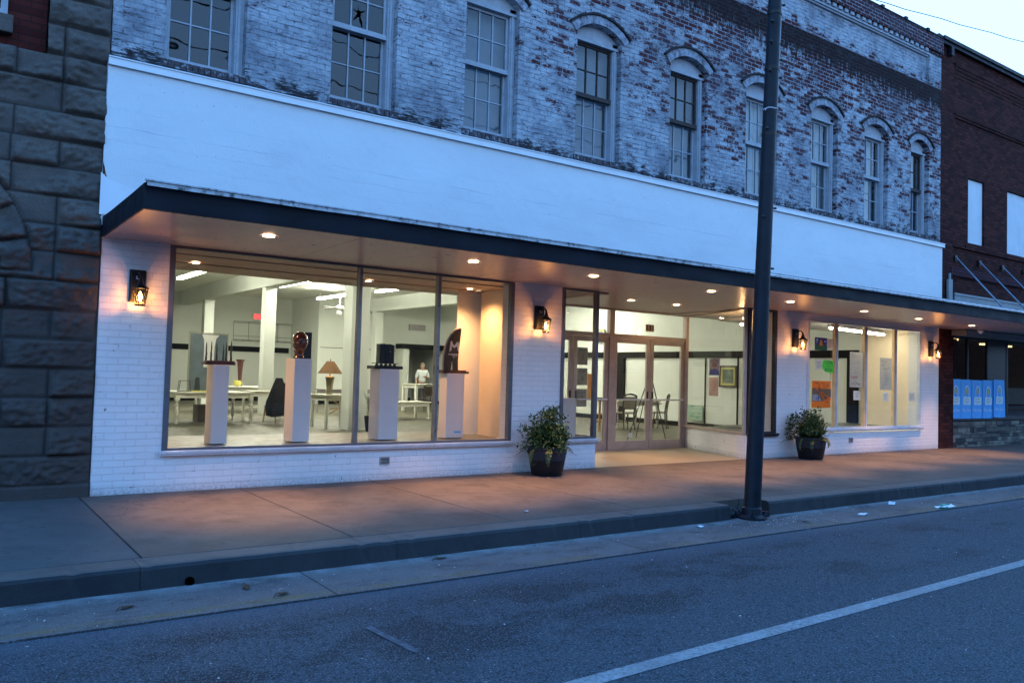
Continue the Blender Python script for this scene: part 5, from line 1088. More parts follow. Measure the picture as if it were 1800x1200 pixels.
# paintings on the right wall
def picture(name, label, y0, y1, z0, z1, art, frame, ft=.05):
    t = thing(name, label, 'painting', (17.14, (y0+y1)/2, z0)); w = abs(y1-y0)/2
    a = MB(); a.box(-.01, -w, 0, .01, w, z1-z0); a.build('canvas', art, t)
    if frame:
        a = MB(); h = z1-z0
        a.box(-.04, -w-ft, -ft, .015, -w, h+ft); a.box(-.04, w, -ft, .015, w+ft, h+ft); a.box(-.04, -w, -ft, .015, w, 0); a.box(-.04, -w, h, .015, w, h+ft); a.build('frame', frame, t)
        a = MB(); a.box(-.02, -w, 0, -.011, -w+.06, h); a.box(-.02, w-.06, 0, -.011, w, h); a.box(-.02, -w+.06, 0, -.011, w-.06, .06); a.box(-.02, -w+.06, h-.06, -.011, w-.06, h); a.build('mat_border', plain(name+'_mat', (.5, .45, .12), .6), t)
picture('framed_painting', 'dark green landscape painting in a black and gold frame on the right wall', 6.10, 5.58, 1.27, 1.78, canvas_art('dark_green_landscape', [(.3, (.02, .05, .04)), (.5, (.08, .12, .09)), (.7, (.25, .22, .10))], 6), M['dwood'])
picture('landscape_painting', 'unframed bright landscape painting standing low against the right wall', 7.33, 6.76, .2, .66, canvas_art('bright_landscape', [(.3, (.08, .22, .12)), (.45, (.3, .45, .35)), (.55, (.35, .5, .45)), (.7, (.6, .35, .1))], 4, (1, 1, 3)), None)
picture('blue_painting', 'small blue picture high on the back right wall left of the doors', 11.6, 11.1, 2.62, 3.0, canvas_art('small_blue_art', [(.35, (.05, .12, .25)), (.5, (.2, .3, .4)), (.65, (.4, .2, .15))], 9), M['grey'], .02)
# clamp lamp in right entry display
t = thing('clip_lamp', 'small lit twin bulb spotlight at the top right of the entry display', 'lamp', (11.45, .80, 2.52))
a = MB(); a.cyl((0, 0, .06), (0, 0, .2), .012, n=8); a.lathe([(.02, .07), (.045, .03), (.05, .0), (.045, -.0)], n=16); a.build('lamp_holder', M['alum_lt'], t, smooth=True)
a = MB(); a.lathe([(.001, .03), (.035, .015), (.042, -.01), (.03, -.035), (.001, -.045)], n=16); a.lathe([(.001, .09), (.02, .08), (.022, .065), (.001, .05)], (.03, 0, .03), 12); a.build('bulb', emit('white_hot_bulb', (1, .80, .45), 12), t, smooth=True)
point('clip_lamp_light', (0, -.02, -.1), 9, (1, .55, .22), t, .04)

# ================================================================== POSTERS
def sheet(name, label, p0, ux, w, h, mat, cat='poster', parts=None, tilt=0):
    """flat paper: p0 lower-left corner, ux horizontal direction, facing the street"""
    ux = Vector(ux).normalized(); n = Vector((ux.y, -ux.x, 0)); t = thing(name, label, cat, p0, math.atan2(ux.y, ux.x))
    a = MB(); nn = 6
    vs = []
    for j in range(nn+1):
        for i in range(nn+1): vs.append((w*i/nn+tilt*j/nn, .002*noise.noise(Vector((i*.7, j*.7, hash(label) % 7))), h*j/nn))
    fs = [(j*(nn+1)+i, j*(nn+1)+i+1, (j+1)*(nn+1)+i+1, (j+1)*(nn+1)+i) for j in range(nn) for i in range(nn)]
    a.add(vs, fs); a.build('paper', mat, t, smooth=True)
    for pn, mt, fn in (parts or []):
        a = MB(); fn(a); a.build(pn, mt, t)
    return t
F0 = -.0045
def scribble(lines, seed, th=.006):
    def f(a):
        r = random.Random(seed)
        for (x0, z0, w, h) in lines:
            x = x0; n = max(3, int(w/.022)); pts = []
            for k in range(n+1): pts.append((x0+w*k/n, F0, z0+(r.random()-.5)*h))
            for p, q in zip(pts, pts[1:]):
                d = (Vector(q)-Vector(p)).normalized(); m = Vector((-d.z, 0, d.x))*th/2
                a.quad(Vector(p)-m, Vector(q)-m, Vector(q)+m, Vector(p)+m)
    return f
def textf(rows):
    def f(a):
        for (txt, size, x, z, sx) in rows: add_text(a, txt, size, (x, F0, z), sx=sx)
    return f
def pol(*ps):
    def f(a):
        for p in ps: a.add([(x, F0+.0008*0, z) for x, z in p], [tuple(range(len(p)))])
    return f
def polz(d, *ps):
    def f(a):
        for p in ps: a.add([(x, F0-d, z) for x, z in p], [tuple(range(len(p)))])
    return f
def note(label, x, z, w, h, mat, y=.022):
    return sheet('paper_note', label, (x, y, z), (1, 0, 0), w, h, mat, 'note', [('lines', M['ink'] if mat != M['pink'] else M['redink'], scribble([(w*.2, h*.75, w*.6, .012), (w*.2, h*.6, w*.55, .012), (w*.3, h*.42, w*.4, .012), (w*.22, h*.28, w*.5, .012)], int(x*100), .005))])
GY = .022
sheet('painted_poster', 'painting of an orange house under a dark blue sky, top left of the poster window', (12.68, GY, 2.05), (1, 0, 0), .40, .25, M['purple'], 'poster',
      [('meadow', M['dgreen'], pol([(0, 0), (.40, 0), (.40, .10), (.2, .12), (0, .10)])), ('house', M['orangep'], polz(.001, [(.14, .09), (.26, .09), (.24, .18), (.20, .22), (.16, .18)])), ('clouds', M['ltblue'], polz(.001, [(.04, .19), (.10, .19), (.09, .215), (.05, .215)], [(.30, .17), (.37, .17), (.36, .19), (.31, .19)], [(.03, .15), (.08, .15), (.07, .17)]))])
note('small pink typed note right of the orange house painting', 13.08, 2.09, .20, .20, M['pink'])
note('small white note left of the lime green sign', 12.70, 1.67, .24, .20, M['paper'])
def blob(cx, cz, rx, rz, n=26, k=.12, s=0): return [(cx+rx*math.cos(2*math.pi*i/n)*(1+k*math.sin(5*2*math.pi*i/n+s)), cz+rz*math.sin(2*math.pi*i/n)*(1+k*math.cos(4*2*math.pi*i/n))) for i in range(n)]
t = thing('lime_green_sign', 'lime green hand-cut sign with dark lettering in the left pane', 'poster', (12.92, GY-.003, 1.58))
a = MB(); a.add([(x, 0, z) for x, z in [(.02, .12), (.0, .17), (.02, .24), (.05, .29), (.40, .27), (.40, .04), (.30, .03), (.28, .0), (.25, .035), (.10, .05)]], [tuple(range(10))]); a.build('board', M['green'], t)
a = MB(); add_text(a, 'LOOK', .085, (.22, -.003, .235)); add_text(a, 'AT A', .05, (.22, -.003, .165)); add_text(a, 'BOOK', .085, (.22, -.003, .09)); a.build('lettering', M['ink'], t)
a = MB(); a.tube([(.28, -.002, .02), (.30, -.002, -.03), (.27, -.002, -.09), (.31, -.002, -.07)], .004, 5); a.build('drawn_tail', M['ink'], t)
sheet('orange_poster', 'bright orange poster board with brown panel and black lettering', (12.60, GY-.004, .92), (1, 0, 0), .62, .53, M['orange'], 'poster',
      [('brown_panel', M['brownp'], pol([(.0, .13), (.34, .13), (.62, .22), (.62, .37), (.0, .39)])), ('orange_rays', M['orange'], polz(.001, [(.10, .39), (.16, .39), (.52, .13), (.44, .10)], [(.28, .30), (.32, .32), (.62, .20), (.62, .16)])), ('grey_scene', M['grey'], polz(.0012, [(.01, .14), (.30, .14), (.20, .26), (.01, .27)])), ('figures', M['purple'], polz(.002, [(.18, .15), (.22, .15), (.22, .24), (.19, .24)], [(.13, .17), (.16, .17), (.15, .23)])),
       ('lettering', M['ink'], scribble([(.08, .47, .16, .05), (.3, .47, .12, .04), (.46, .46, .1, .05), (.33, .42, .18, .03)], 5, .009)), ('black_marks', M['ink'], polz(.002, [(.20, .28), (.22, .28), (.25, .43), (.23, .44)], [(.40, .19), (.44, .17), (.46, .22)], [(.50, .11), (.53, .09), (.53, .14)]))])
note('small white note right of the orange poster, beside the first mullion', 13.10, 1.12, .18, .17, M['paper'])
sheet('drawing_poster', 'tall grey paper with faint blue drawing and pink lettering in the second pane', (13.88, GY, 1.34), (1, 0, 0), .48, .72, M['paper_g'], 'poster',
      [('drawing', M['grey'], scribble([(.06, .64, .3, .08), (.05, .5, .35, .09), (.1, .4, .28, .09), (.12, .3, .25, .08)], 8, .008)), ('pink_lettering', M['redink'], scribble([(.04, .22, .24, .05), (.05, .19, .22, .05)], 3, .012)), ('black_lettering', M['ink'], scribble([(.04, .09, .35, .05), (.1, .06, .3, .04)], 4, .007))])
note('small white note below the grey drawing poster, second pane', 14.02, 1.08, .24, .19, M['paper'])
sheet('drawing_poster', 'tall grey paper with blue tree-like drawing in the third pane', (14.98, GY, 1.30), (1, 0, 0), .46, .68, M['paper_g'], 'poster',
      [('lettering', M['ink'], scribble([(.05, .60, .22, .06), (.05, .53, .15, .05), (.1, .46, .28, .06)], 11, .007)), ('blue_drawing', M['blueink'], scribble([(.16, .30, .16, .10), (.13, .24, .22, .08), (.12, .18, .24, .08), (.14, .12, .2, .07), (.18, .35, .1, .06)], 12, .011)), ('stroke', M['ink'], scribble([(.08, .08, .08, .08)], 2, .008))])
note('small white note below the blue tree drawing, third pane', 15.10, 1.06, .22, .19, M['paper'])
note('small white note alone in the rightmost pane', 16.13, 1.07, .26, .19, M['paper'])
# on entry glass
sg = Vector((11.40-10.62, 2.18-.03, 0)).normalized()
def on_side(s_): p = Vector((10.62, .03, 0))+sg*s_; return (p.x-.012*0-sg.y*.02, p.y+sg.x*.02, 0)
p = on_side(1.28); sheet('art_poster', 'long violet and cream art poster on the glass right of the doors', (p[0], p[1], 1.50), -sg, .40, .32, plain('lilac_poster', (.35, .32, .45), .7), 'poster',
      [('cream_shape', M['pink'], pol(blob(.2, .17, .13, .14, k=.2))), ('rainbow', M['purple'], polz(.001, [(.0, .0), (.4, .0), (.36, .10), (.2, .13), (.04, .10)])), ('lettering', M['ink'], lambda a: (scribble([(.1, .22, .2, .05), (.1, .17, .2, .05)], 3, .012)(a), [setattr(v, 'y', v.y-.002) for v in a.v]))])
sheet('paper_note', 'cream typed notice hanging under the violet poster', (p[0], p[1], 1.10), -sg, .36, .36, M['pink'], 'note', [('lines', M['redink'], scribble([(.1, .28, .16, .01), (.08, .22, .2, .01), (.1, .17, .16, .01), (.12, .12, .12, .01)], 9, .005))])
for k, (z, h, lab) in enumerate(((1.62, .33, 'upper grey poster on the leftmost glass door'), (1.24, .32, 'middle grey poster on the leftmost glass door'), (.84, .33, 'lowest grey poster on the leftmost glass door'))):
    sheet('grey_poster', lab, (8.47, 2.185, z), (1, 0, 0), .25, h, plain('faded_grey_poster%d' % k if k else 'faded_grey_poster', (.24, .25, .22), .7), 'poster', [('print', M['ink'], scribble([(.04, h*.8, .16, .03), (.1, h*.55, .05, .08), (.1, h*.35, .05, .08)], k+20, .010))])
sheet('yellow_banner', 'narrow orange-yellow sheet hanging on the glass left of the doors', (8.72, 2.18, .99), (1, 0, 0), .15, .47, plain('amber_sheet', (.85, .38, .03), .7), 'poster', [('fold_line', M['orangep'], pol([(.07, 0), (.075, 0), (.075, .47), (.07, .47)]))])

# ================================================================== POTTED FERNS
def fern(label, loc, seed, spread):
    r = random.Random(seed); lop = .0 if seed == 1 else .28; t = thing('potted_fern', label, 'potted plant', loc, 0, 'potted ferns on the sidewalk')
    a = MB(); a.lathe([(.205, 0), (.215, .01), (.235, .10), (.25, .18), (.257, .22)], n=40); a.build('pot', M['pot'], t, smooth=True)
    a = MB(); a.lathe([(.257, .221), (.268, .30), (.275, .365), (.292, .372), (.295, .395), (.275, .40), (.26, .37)], n=40, cap=False); a.build('pot_rim', M['pot2'], t, smooth=True)
    a = MB(); a.lathe([(.001, .36), (.262, .355)], n=24, cap=False); a.build('soil', M['soil'], t)
    st = MB(); lf = MB(); lf2 = MB()
    def frond(mb, base, th, el, L, droop, ll):
        n = 14; pts = []; p = Vector(base); e = el
        for k in range(n+1):
            pts.append(p.copy()); d = Vector((math.cos(th)*math.cos(e), math.sin(th)*math.cos(e), math.sin(e))); p += d*L/n; e -= droop/n*(1+k*.12); th += r.uniform(-.05, .05)
        st.tube(pts, [.004*(1-k/(n+2)) for k in range(n+1)], 4)
        for k in range(2, n+1):
            d = (pts[k]-pts[k-1]).normalized(); s = d.cross(Vector((0, 0, 1))); s = s.normalized() if s.length > .01 else Vector((1, 0, 0)); up_ = s.cross(d)
            sz = ll*(math.sin(math.pi*(k/(n+1))**.7)*.8+.25)*r.uniform(.75, 1.2)
            for sd in (-1, 1):
                for f_ in (0, .5):
                    c = pts[k]+d*(L/n*f_); dr = (s*sd*.85+d*.6+up_*r.uniform(-.25, .25)).normalized(); w = sz*.40
                    q = dr.cross(up_).normalized()*w; tip = c+dr*sz-up_*sz*.15; m1 = c+dr*sz*.4
                    mb.add([c, m1+q, tip, m1-q], [(0, 1, 2, 3)])
            if k == n: mb.add([pts[k]-s*.008, pts[k]+s*.008, pts[k]+d*sz], [(0, 1, 2)])
    for k in range(105):
        th = r.random()*6.283; q = r.random()
        frond(lf if r.random() < .84 else lf2, (math.cos(th)*.1*q, math.sin(th)*.1*q, .36), th, r.uniform(.05, 1.5), r.uniform(.14, .44)*spread*(1+lop*math.cos(th-2.9)), r.uniform(-.6, .9), r.uniform(.032, .055))
    for k in range(3):
        th = r.random()*6.283; frond(lf, (math.cos(th)*.2, math.sin(th)*.2, .38), th, r.uniform(-.1, .5), r.uniform(.2, .42), r.uniform(.9, 1.9), .045)
    for k in range(84):       # leafy tufts that fill the crown unevenly
        th = r.random()*6.283; ph = r.uniform(-.25, 1.35); q = r.uniform(.4, 1.0)*(1+.22*math.sin(th*3+seed)+.12*math.sin(ph*5+seed*2)); R0 = .33*q
        c0 = Vector((R0*math.cos(ph)*math.cos(th)*(1+lop*math.cos(th-2.9)), R0*math.cos(ph)*math.sin(th), r.gauss(.50, .02)+R0*1.12*math.sin(ph)))
        st.tube([(c0.x*.2, c0.y*.2, .37), (c0.x*.6, c0.y*.6, .37+(c0.z-.37)*.65), tuple(c0)], [.004, .003, .002], 4)
        for m in range(34):
            d = Vector((r.gauss(0, 1), r.gauss(0, 1), r.gauss(.3, 1))).normalized(); c = c0+Vector((r.gauss(0, .04), r.gauss(0, .04), r.gauss(0, .035))); sz = r.uniform(.03, .062); q_ = d.orthogonal().normalized(); q_ = (Matrix.Rotation(r.random()*6.28, 3, d) @ q_)*sz*.22
            (lf if r.random() < .93 else lf2).add([c, c+d*sz*.3+q_, c+d*sz*.72+q_*.8, c+d*sz-Vector((0, 0, sz*.12)), c+d*sz*.72-q_*.8, c+d*sz*.3-q_], [(0, 1, 2, 3, 4, 5)])
    for th in ((3.5,) if seed == 1 else (3.3,)): frond(lf, (math.cos(th)*.24, math.sin(th)*.24, .38), th, .2, .5, 2.6, .03)
    st.build('stems', M['leaf2'], t); lf.build('foliage', M['leaf'], t); lf2.build('pale_foliage', M['leaf2'], t)
fern('bushy green fern in a black glazed pot beside the entry small window', (5.76, -.42, 0), 1, 1.0)
fern('green fern in a black glazed pot at the foot of the poster window', (11.98, -.40, 0), 2, 1.02)
# label card hanging in the fern
# ================================================================== UTILITY POLE
P = thing('utility_pole', 'tall dark metal utility pole standing in the kerb gap', 'utility pole', (6.33, -3.52, -.17))
lean = Vector((.050, .004, 1))
a = MB(); pts = [lean*z for z in (0, 1.5, 3, 4.5, 6, 9)]; a.tube(pts, [.097, .093, .088, .083, .078, .070], 24); a.build('shaft', M['pole'], P, smooth=True)
a = MB(); a.lathe([(.165, -.01), (.165, .025), (.14, .035), (.12, .05), (.11, .12), (.099, .14)], n=20)
for k in range(4): th = R(45+90*k); a.lathe([(.026, .02), (.026, .055), (.012, .06), (.012, .09)], (math.cos(th)*.14, math.sin(th)*.14, 0), 6)
a.box(.09, -.11, 0.02, .18, -.03, .085); a.build('base_flange', M['pole'], P, bevel=.003)
a = MB(); c = lean*4.80; a.tube([c+Vector((math.cos(q*math.pi/12)*.087, math.sin(q*math.pi/12)*.087, .004*math.sin(q))) for q in range(25)], .008, 6); a.tube([c+Vector((-.087, -.02, 0)), c+Vector((-.13, -.03, -.03)), c+Vector((-.15, -.05, -.05))], .004, 5); a.build('white_cable_band', M['paper'], P, smooth=True)
for z, s_ in ((6.1, 1), (5.85, -1), (5.62, 1), (5.6, -1), (5.42, 1), (5.25, -1), (5.2, 1), (3.62, 1), (3.50, -1), (4.55, -1), (2.9, 1)):
    a = MB(); c = lean*z; a.cyl(c+Vector((s_*.06, -.03, 0)), c+Vector((s_*.11, -.05, 0)), .012, n=6); a.lathe([(.018, -.01), (.018, .01)], c+Vector((s_*.11, -.05, 0)), 6); a.build('bolt', M['iron'], P)
for z in (5.98, 5.3, 4.5):
    a = MB(); c = lean*z; a.lathe([(.078, -.02), (.086, -.02), (.086, .02), (.078, .02)], c, 20); a.box(c.x+.07, c.y-.03, c.z-.03, c.x+.11, c.y+.02, c.z+.03); a.build('clamp', M['iron'], P)
a = MB(); c0 = lean*5.15; a.tube([lean*z+Vector((.078, -.04, 0)) for z in (2.9, 3.8, 4.7, 5.15, 6, 7)], .006, 5); a.build('ground_wire', M['rod'], P)
w = thing('overhead_wire', 'thin overhead wire crossing the sky at the top right', 'wire', (12, 5, 12.3))
a = MB((12, 5, 12.3)); a.tube([Vector((x, 5, 13.62+(x-23.06)*.1285-.0016*(x-10)*(40-x)*.25+.25+ .02*math.sin(x*1.7))) for x in [8+k*1.2 for k in range(30)]], .014, 5); a.build('cable', M['wire'], w)

for (y_, z_, sg_, lb) in ((-14.0, 10.2, .9, 'overhead wire across the street, the lower one reflected in the upper windows'), (-16.5, 12.6, 1.3, 'overhead wire across the street, the upper one reflected in the upper windows')):
    w = thing('overhead_wire', lb, 'wire', (0, y_, z_)); a = MB(); a.tube([(x, .25*math.sin(x*.3), sg_*((x-8)/26)**2) for x in range(-20, 41, 2)], .035, 6); a.build('cable', M['wire'], w)

# ================================================================== LEFT STONE BUILDING
Ls = thing('stone_building', 'dark rock-faced stone building with an arched opening at the left edge', 'building', (0, 0, 0))
step = .0175; xs = np.arange(-4.2, -.03+step, step); zs = np.arange(0, 7.6, step)
facets = {}
def stone_h(x, z):
    """(outward offset, joint) of the wall face, None in an opening"""
    ax, az, r0, r1 = -2.01, 2.30, 1.09, 1.378
    dx, dz = x-ax, z-az; rr = math.hypot(dx, dz)
    if z < az and abs(dx) < r0: return None
    if z >= az and rr < r0: return None
    if x < -.60 and z > 4.575 and z < 7.3: return None
    rows = [-.2, .13, .43, .73, 1.03, 1.33, 1.63, 1.93, 2.235, 2.53, 2.81, 3.11, 3.41, 3.695, 3.99, 4.30, 4.585, 4.9, 5.2, 5.5, 5.8, 6.1, 6.4, 6.7, 7.0, 7.3, 7.7]
    if z >= az and rr < r1:
        th = math.atan2(dz, dx); k = th/(.26); e = min(k-math.floor(k), math.ceil(k)-k)*.26*rr; e = min(e, rr-r0+.05, r1-rr); bid = (91, math.floor(k))
    else:
        j = next(i for i in range(len(rows)-1) if rows[i] <= z < rows[i+1]); z0_, z1_ = rows[j], rows[j+1]
        if j == 0: return (.05+.006*noise.noise(Vector((x*3, z*3, 0))), 0.0)
        o = 0 if j % 2 else .42; L = .85 if (j*7) % 3 else .43
        u = (-x+o)/L; e = min((u-math.floor(u))*L, (math.ceil(u)-u)*L, z-z0_, z1_-z); e = min(e, abs(x+.02)+.02); bid = (j, math.floor(u))
        if z >= az: e = min(e, max(0, rr-r1))
    L_ = .85 if bid[0] == 91 else L
    if bid not in facets:
        rb_ = random.Random(bid[0]*131+bid[1]*17+5)
        facets[bid] = [(rb_.uniform(-.22, .22), rb_.uniform(-.62, .38), -L_*(bid[1]+.5)+rb_.uniform(-.4, .4) if bid[0] != 91 else x, z+rb_.uniform(.0, .28), rb_.uniform(.075, .13)) for _ in range(7)]
    wx_ = x+.05*noise.noise(Vector((x*9, z*9, 2))); wz_ = z+.04*noise.noise(Vector((x*9, z*9, 7)))
    f_ = min(c_+a_*(wx_-px_)+b_*(wz_-pz_) for a_, b_, px_, pz_, c_ in facets[bid])
    v = Vector((x*4.6, z*6.6, bid[0]*3.1+bid[1]*1.7))
    n = noise.noise(v)*.022+abs(noise.noise(v*1.9))*.03+noise.noise(v*3.3)*.018+noise.noise(v*8.1)*.010
    rise = min(1, max(0, e-.006)/.022)
    return ((.018+max(.0, f_*.75+n))*rise if e > .008 else 0.0, 1.0 if e < .009 else 0.0)
vs = []; idx = {}; jt = []
for j, z in enumerate(zs):
    for i, x in enumerate(xs):
        h = stone_h(float(x), float(z))
        if h is None: continue
        idx[(i, j)] = len(vs); vs.append((float(x), .02-h[0], float(z))); jt.append(h[1])
fs = []
for j in range(len(zs)-1):
    for i in range(len(xs)-1):
        q = [(i, j), (i+1, j), (i+1, j+1), (i, j+1)]
        if all(k in idx for k in q): fs.append(tuple(idx[k] for k in q))
me = bpy.data.meshes.new('stone_wall'); me.from_pydata(vs, [], fs); at = me.attributes.new('joint', 'FLOAT', 'POINT'); at.data.foreach_set('value', jt)
me.materials.append(M['stone']); me.polygons.foreach_set('use_smooth', [True]*len(fs)); o = bpy.data.objects.new('stone_wall', me); C.objects.link(o); o.parent = Ls
a = MB(); a.box(-4.2, .30, 0, -.04, .6, 7.6); a.box(-.045, .018, 0, -.004, .3, 7.6); a.box(-4.2, .2, 7.6, -.04, 25, 9.5)
n = 16; pr = [(-2.01+1.09*math.cos(math.pi*k/n), 2.3+1.09*math.sin(math.pi*k/n)) for k in range(n+1)]; pr = [(-.92, 0)]+pr+[(-3.10, 0)]
for (xa, za), (xb, zb) in zip(pr, pr[1:]): a.quad((xa, 0, za), (xb, 0, zb), (xb, .3, zb), (xa, .3, za))
a.build('backing_wall', M['stone'], Ls)
a = MB(); a.box(-4.2, .115, 4.56, -.60, .30, 7.35); a.build('brick_infill', M['rbrick'], Ls)
a = MB(); a.box(-3.4, .0, 4.70, -.905, .16, 4.885); a.build('window_sill', M['stone'], Ls, bevel=.012)
a = MB(); rect_frame(a, -2.6, -.955, 4.886, 6.9, .06, .114, .06); wf_ = a.build('window', M['wood_white'], Ls); a = MB(); a.quad((-2.54, .10, 4.95), (-1.01, .10, 4.95), (-1.01, .10, 6.84), (-2.54, .10, 6.84)); a.build('glass', M['dglass'], wf_)
a = MB(); a.quad((-3.1, .25, 1.0), (-.92, .25, 1.0), (-.92, .25, 3.4), (-3.1, .25, 3.4)); a.build('glass', M['dglass'], Ls)
a = MB(); a.box(-1.0, .18, .1, -.925, .24, 2.3); a.box(-3.1, .18, 2.27, -.93, .24, 2.34); a.box(-3.1, .17, 0, -.93, .29, 1.0); a.build('arch_window_frame', M['wood_white'], Ls)

# ================================================================== RIGHT BRICK BUILDING
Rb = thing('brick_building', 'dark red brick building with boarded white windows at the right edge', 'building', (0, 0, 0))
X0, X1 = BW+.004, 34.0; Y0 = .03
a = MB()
ops = [(18.74, 19.55, 4.86, 6.42), (20.76, 22.4, 4.82, 6.42), (24.0, 24.8, 4.86, 6.42), (26.2, 27.8, 4.82, 6.42)]
prev = X0
for (p, q, zb, zt) in ops:
    a.quad((prev, Y0, 3.1), (p, Y0, 3.1), (p, Y0, 9.4), (prev, Y0, 9.4)); a.quad((p, Y0, 3.1), (q, Y0, 3.1), (q, Y0, zb), (p, Y0, zb)); a.quad((p, Y0, zt), (q, Y0, zt), (q, Y0, 9.4), (p, Y0, 9.4))
    for x in (p, q): a.quad((x, Y0, zb), (x, .25, zb), (x, .25, zt), (x, Y0, zt))
    a.quad((p, Y0, zb), (q, Y0, zb), (q, .25, zb), (p, .25, zb)); a.quad((p, Y0, zt), (q, Y0, zt), (q, .25, zt), (p, .25, zt)); prev = q
a.quad((prev, Y0, 3.1), (X1, Y0, 3.1), (X1, Y0, 9.4), (prev, Y0, 9.4))
a.box(X0, -.02, 0, 18.0, .5, 3.1); a.box(X0, Y0-.03, 3.1, 18.0, Y0-.002, 9.0); a.quad((X1, Y0, 0), (X1, 20, 0), (X1, 20, 9.4), (X1, Y0, 9.4)); a.quad((X0, Y0, 9.38), (X1, Y0, 9.38), (X1, 20, 9.38), (X0, 20, 9.38))
a.box(18.0, .0, 7.74, X1, Y0-.001, 7.80); a.box(18.0, -.02, 7.80, X1, Y0-.001, 7.84); a.box(18.0, -.012, 4.68, X1, Y0-.001, 4.72); a.box(18.6, -.005, 4.72, X1, Y0-.001, 4.79)
for k in range(4): a.box(18.0+.0, Y0-.010-.014*k, 8.72+.08*k, X1, Y0-.001, 8.80+.08*k-.002)
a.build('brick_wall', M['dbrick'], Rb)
a = MB(); a.box(X0-.03, -.10, 9.42, X1, .35, 9.50); a.box(X0, -.06, 9.34, X1, .0, 9.42); a.prism([(X0-.35, 9.45), (X0-.0, 9.60), (X0+.9, 9.50), (X0+.9, 9.45)], .05, 2.5); a.box(X0+.3, -.09, 9.12, X0+.42, .0, 9.33); a.build('roof_cornice', M['canopy'], Rb)
a = MB(); x = X0+.5
while x < 30: a.box(x, -.02, 4.0-.0, x+.065, Y0-.002, 4.20); x += .075
a.build('soldier_course', dark_brick('violet_soldier_brick', (.07, .03, .04), (.10, .04, .05)), Rb)
for k, (p, q, zb, zt) in enumerate(ops):
    a = MB()
    if q-p > 1: a.box(p+.01, .08, zb+.01, (p+q)/2-.01, .12, zt-.01); a.box((p+q)/2+.01, .085, zb+.01, q-.01, .125, zt-.01)
    else: a.box(p+.01, .08, zb+.01, q-.01, .12, zt-.01)
    a.build('boarded_window', M['sky_w'], Rb)
a = MB(); a.box(18.05, -.01, 3.1, X1, Y0-.002, 3.55); a.box(18.02, -.03, 3.55, X1, Y0-.002, 3.60); a.build('metal_transom', M['metal_b'], Rb)
a = MB(); a.box(17.62, -.09, 2.99, 17.80, -.035, 3.88); a.cyl((17.71, -.06, 3.88), (17.71, -.06, 4.02), .03, n=10); a.build('meter_box', M['metal_b'], Rb, bevel=.004)
# storefront
a = MB(); a.box(18.0, .03, 0, X1, .32, .62); rs_ = random.Random(4); z = .0
while z < .60:
    h_ = min(rs_.uniform(.045, .11), .62-z); x = 18.0
    while x < (X1 if z < 0 else 27):
        w_ = rs_.uniform(.12, .55); a.cur = rs_.choice((0, 0, 1, 2)); rot = Matrix.Rotation(rs_.uniform(-.02, .02), 3, 'Y'); a.obox((x+w_/2, .01, z+h_/2), (w_-.008, .05+rs_.uniform(0, .05), h_-.009), rot); x += w_
    z += h_
a.build('stone_base_wall', [M['ledge1'], M['ledge2'], M['ledge3']], Rb)
a = MB(); a.box(17.98, -.03, .62, X1, .33, .665); rect_frame(a, 18.0, 20.0, .665, 2.62, .12, .18, .05); rect_frame(a, 20.0, 21.0, .665, 2.62, .121, .18, .04); rect_frame(a, 21.0, 24.5, .665, 2.62, .12, .18, .05); a.box(18.95, .12, .7, 19.0, .18, 2.6); a.box(18.0, .0, 2.62, X1, .3, 3.1); a.build('shopfront_frame', M['frame_dk'], Rb)
a = MB(); a.box(20.0, .13, .7, 21.0, .16, 2.6)
for k in range(12): xx, zz = 20.15+.7*((k*37) % 10)/10, .85+1.6*((k*53) % 10)/10; a.lathe([(.001, -.004), (.012, 0), (.001, .004)], (xx, .125, zz), 6)
a.build('dark_panel', M['brownp'] if False else M['dwood'], Rb)
a = MB(); a.quad((18.05, .15, .7), (19.95, .15, .7), (19.95, .15, 2.58), (18.05, .15, 2.58)); a.quad((21.05, .15, .7), (24.5, .15, .7), (24.5, .15, 2.58), (21.05, .15, 2.58)); a.build('glass', M['dglass'], Rb)
a = MB(); a.quad((18.0, 6, 0), (30, 6, 0), (30, 6, 3.1), (18, 6, 3.1)); a.quad((17.5, .5, 2.95), (30, .5, 2.95), (30, 6, 2.95), (17.5, 6, 2.95)); a.quad((17.5, .5, .01), (30, .5, .01), (30, 6, .01), (17.5, 6, .01)); a.quad((30, .33, 0), (30, 6, 0), (30, 6, 3), (30, .33, 3)); a.quad((17.6, .5, 0), (17.6, 6, 0), (17.6, 6, 3), (17.6, .5, 3)); a.build('inner_room', plain('tan_inner_room', (.40, .33, .22), .8), Rb)
a = MB(); a.box(18.1, .4, .67, 24.4, .42, 1.45); a.build('maroon_curtain', plain('maroon_cloth', (.10, .015, .015), .9), Rb)
a = MB(); a.box(21.06, .30, 1.30, 24.0, .31, 1.36); a.box(21.06, .30, 1.18, 24.0, .31, 1.22); a.box(21.06, .305, 1.0, 24.0, .315, 1.42); a.build('striped_panel', M['paper_g'], Rb)
a = MB(); a.box(18.4, .45, .7, 18.5, .5, 2.6); a.box(19.3, .6, .7, 19.42, .66, 2.6); a.build('inner_post', M['dwood'], Rb)
t = thing('glowing_light_fixture', 'lit amber ceiling light behind the dark window left, above the blue posters', 'ceiling light', (20.7, 1.5, 2.66)); a = MB(); a.box(-.5, -.06, 0, .5, .06, .04); a.build('diffuser', M['amber'], t); a = MB(); a.box(-.52, -.08, .04, .52, .08, .07); a.build('housing', M['white'], t)
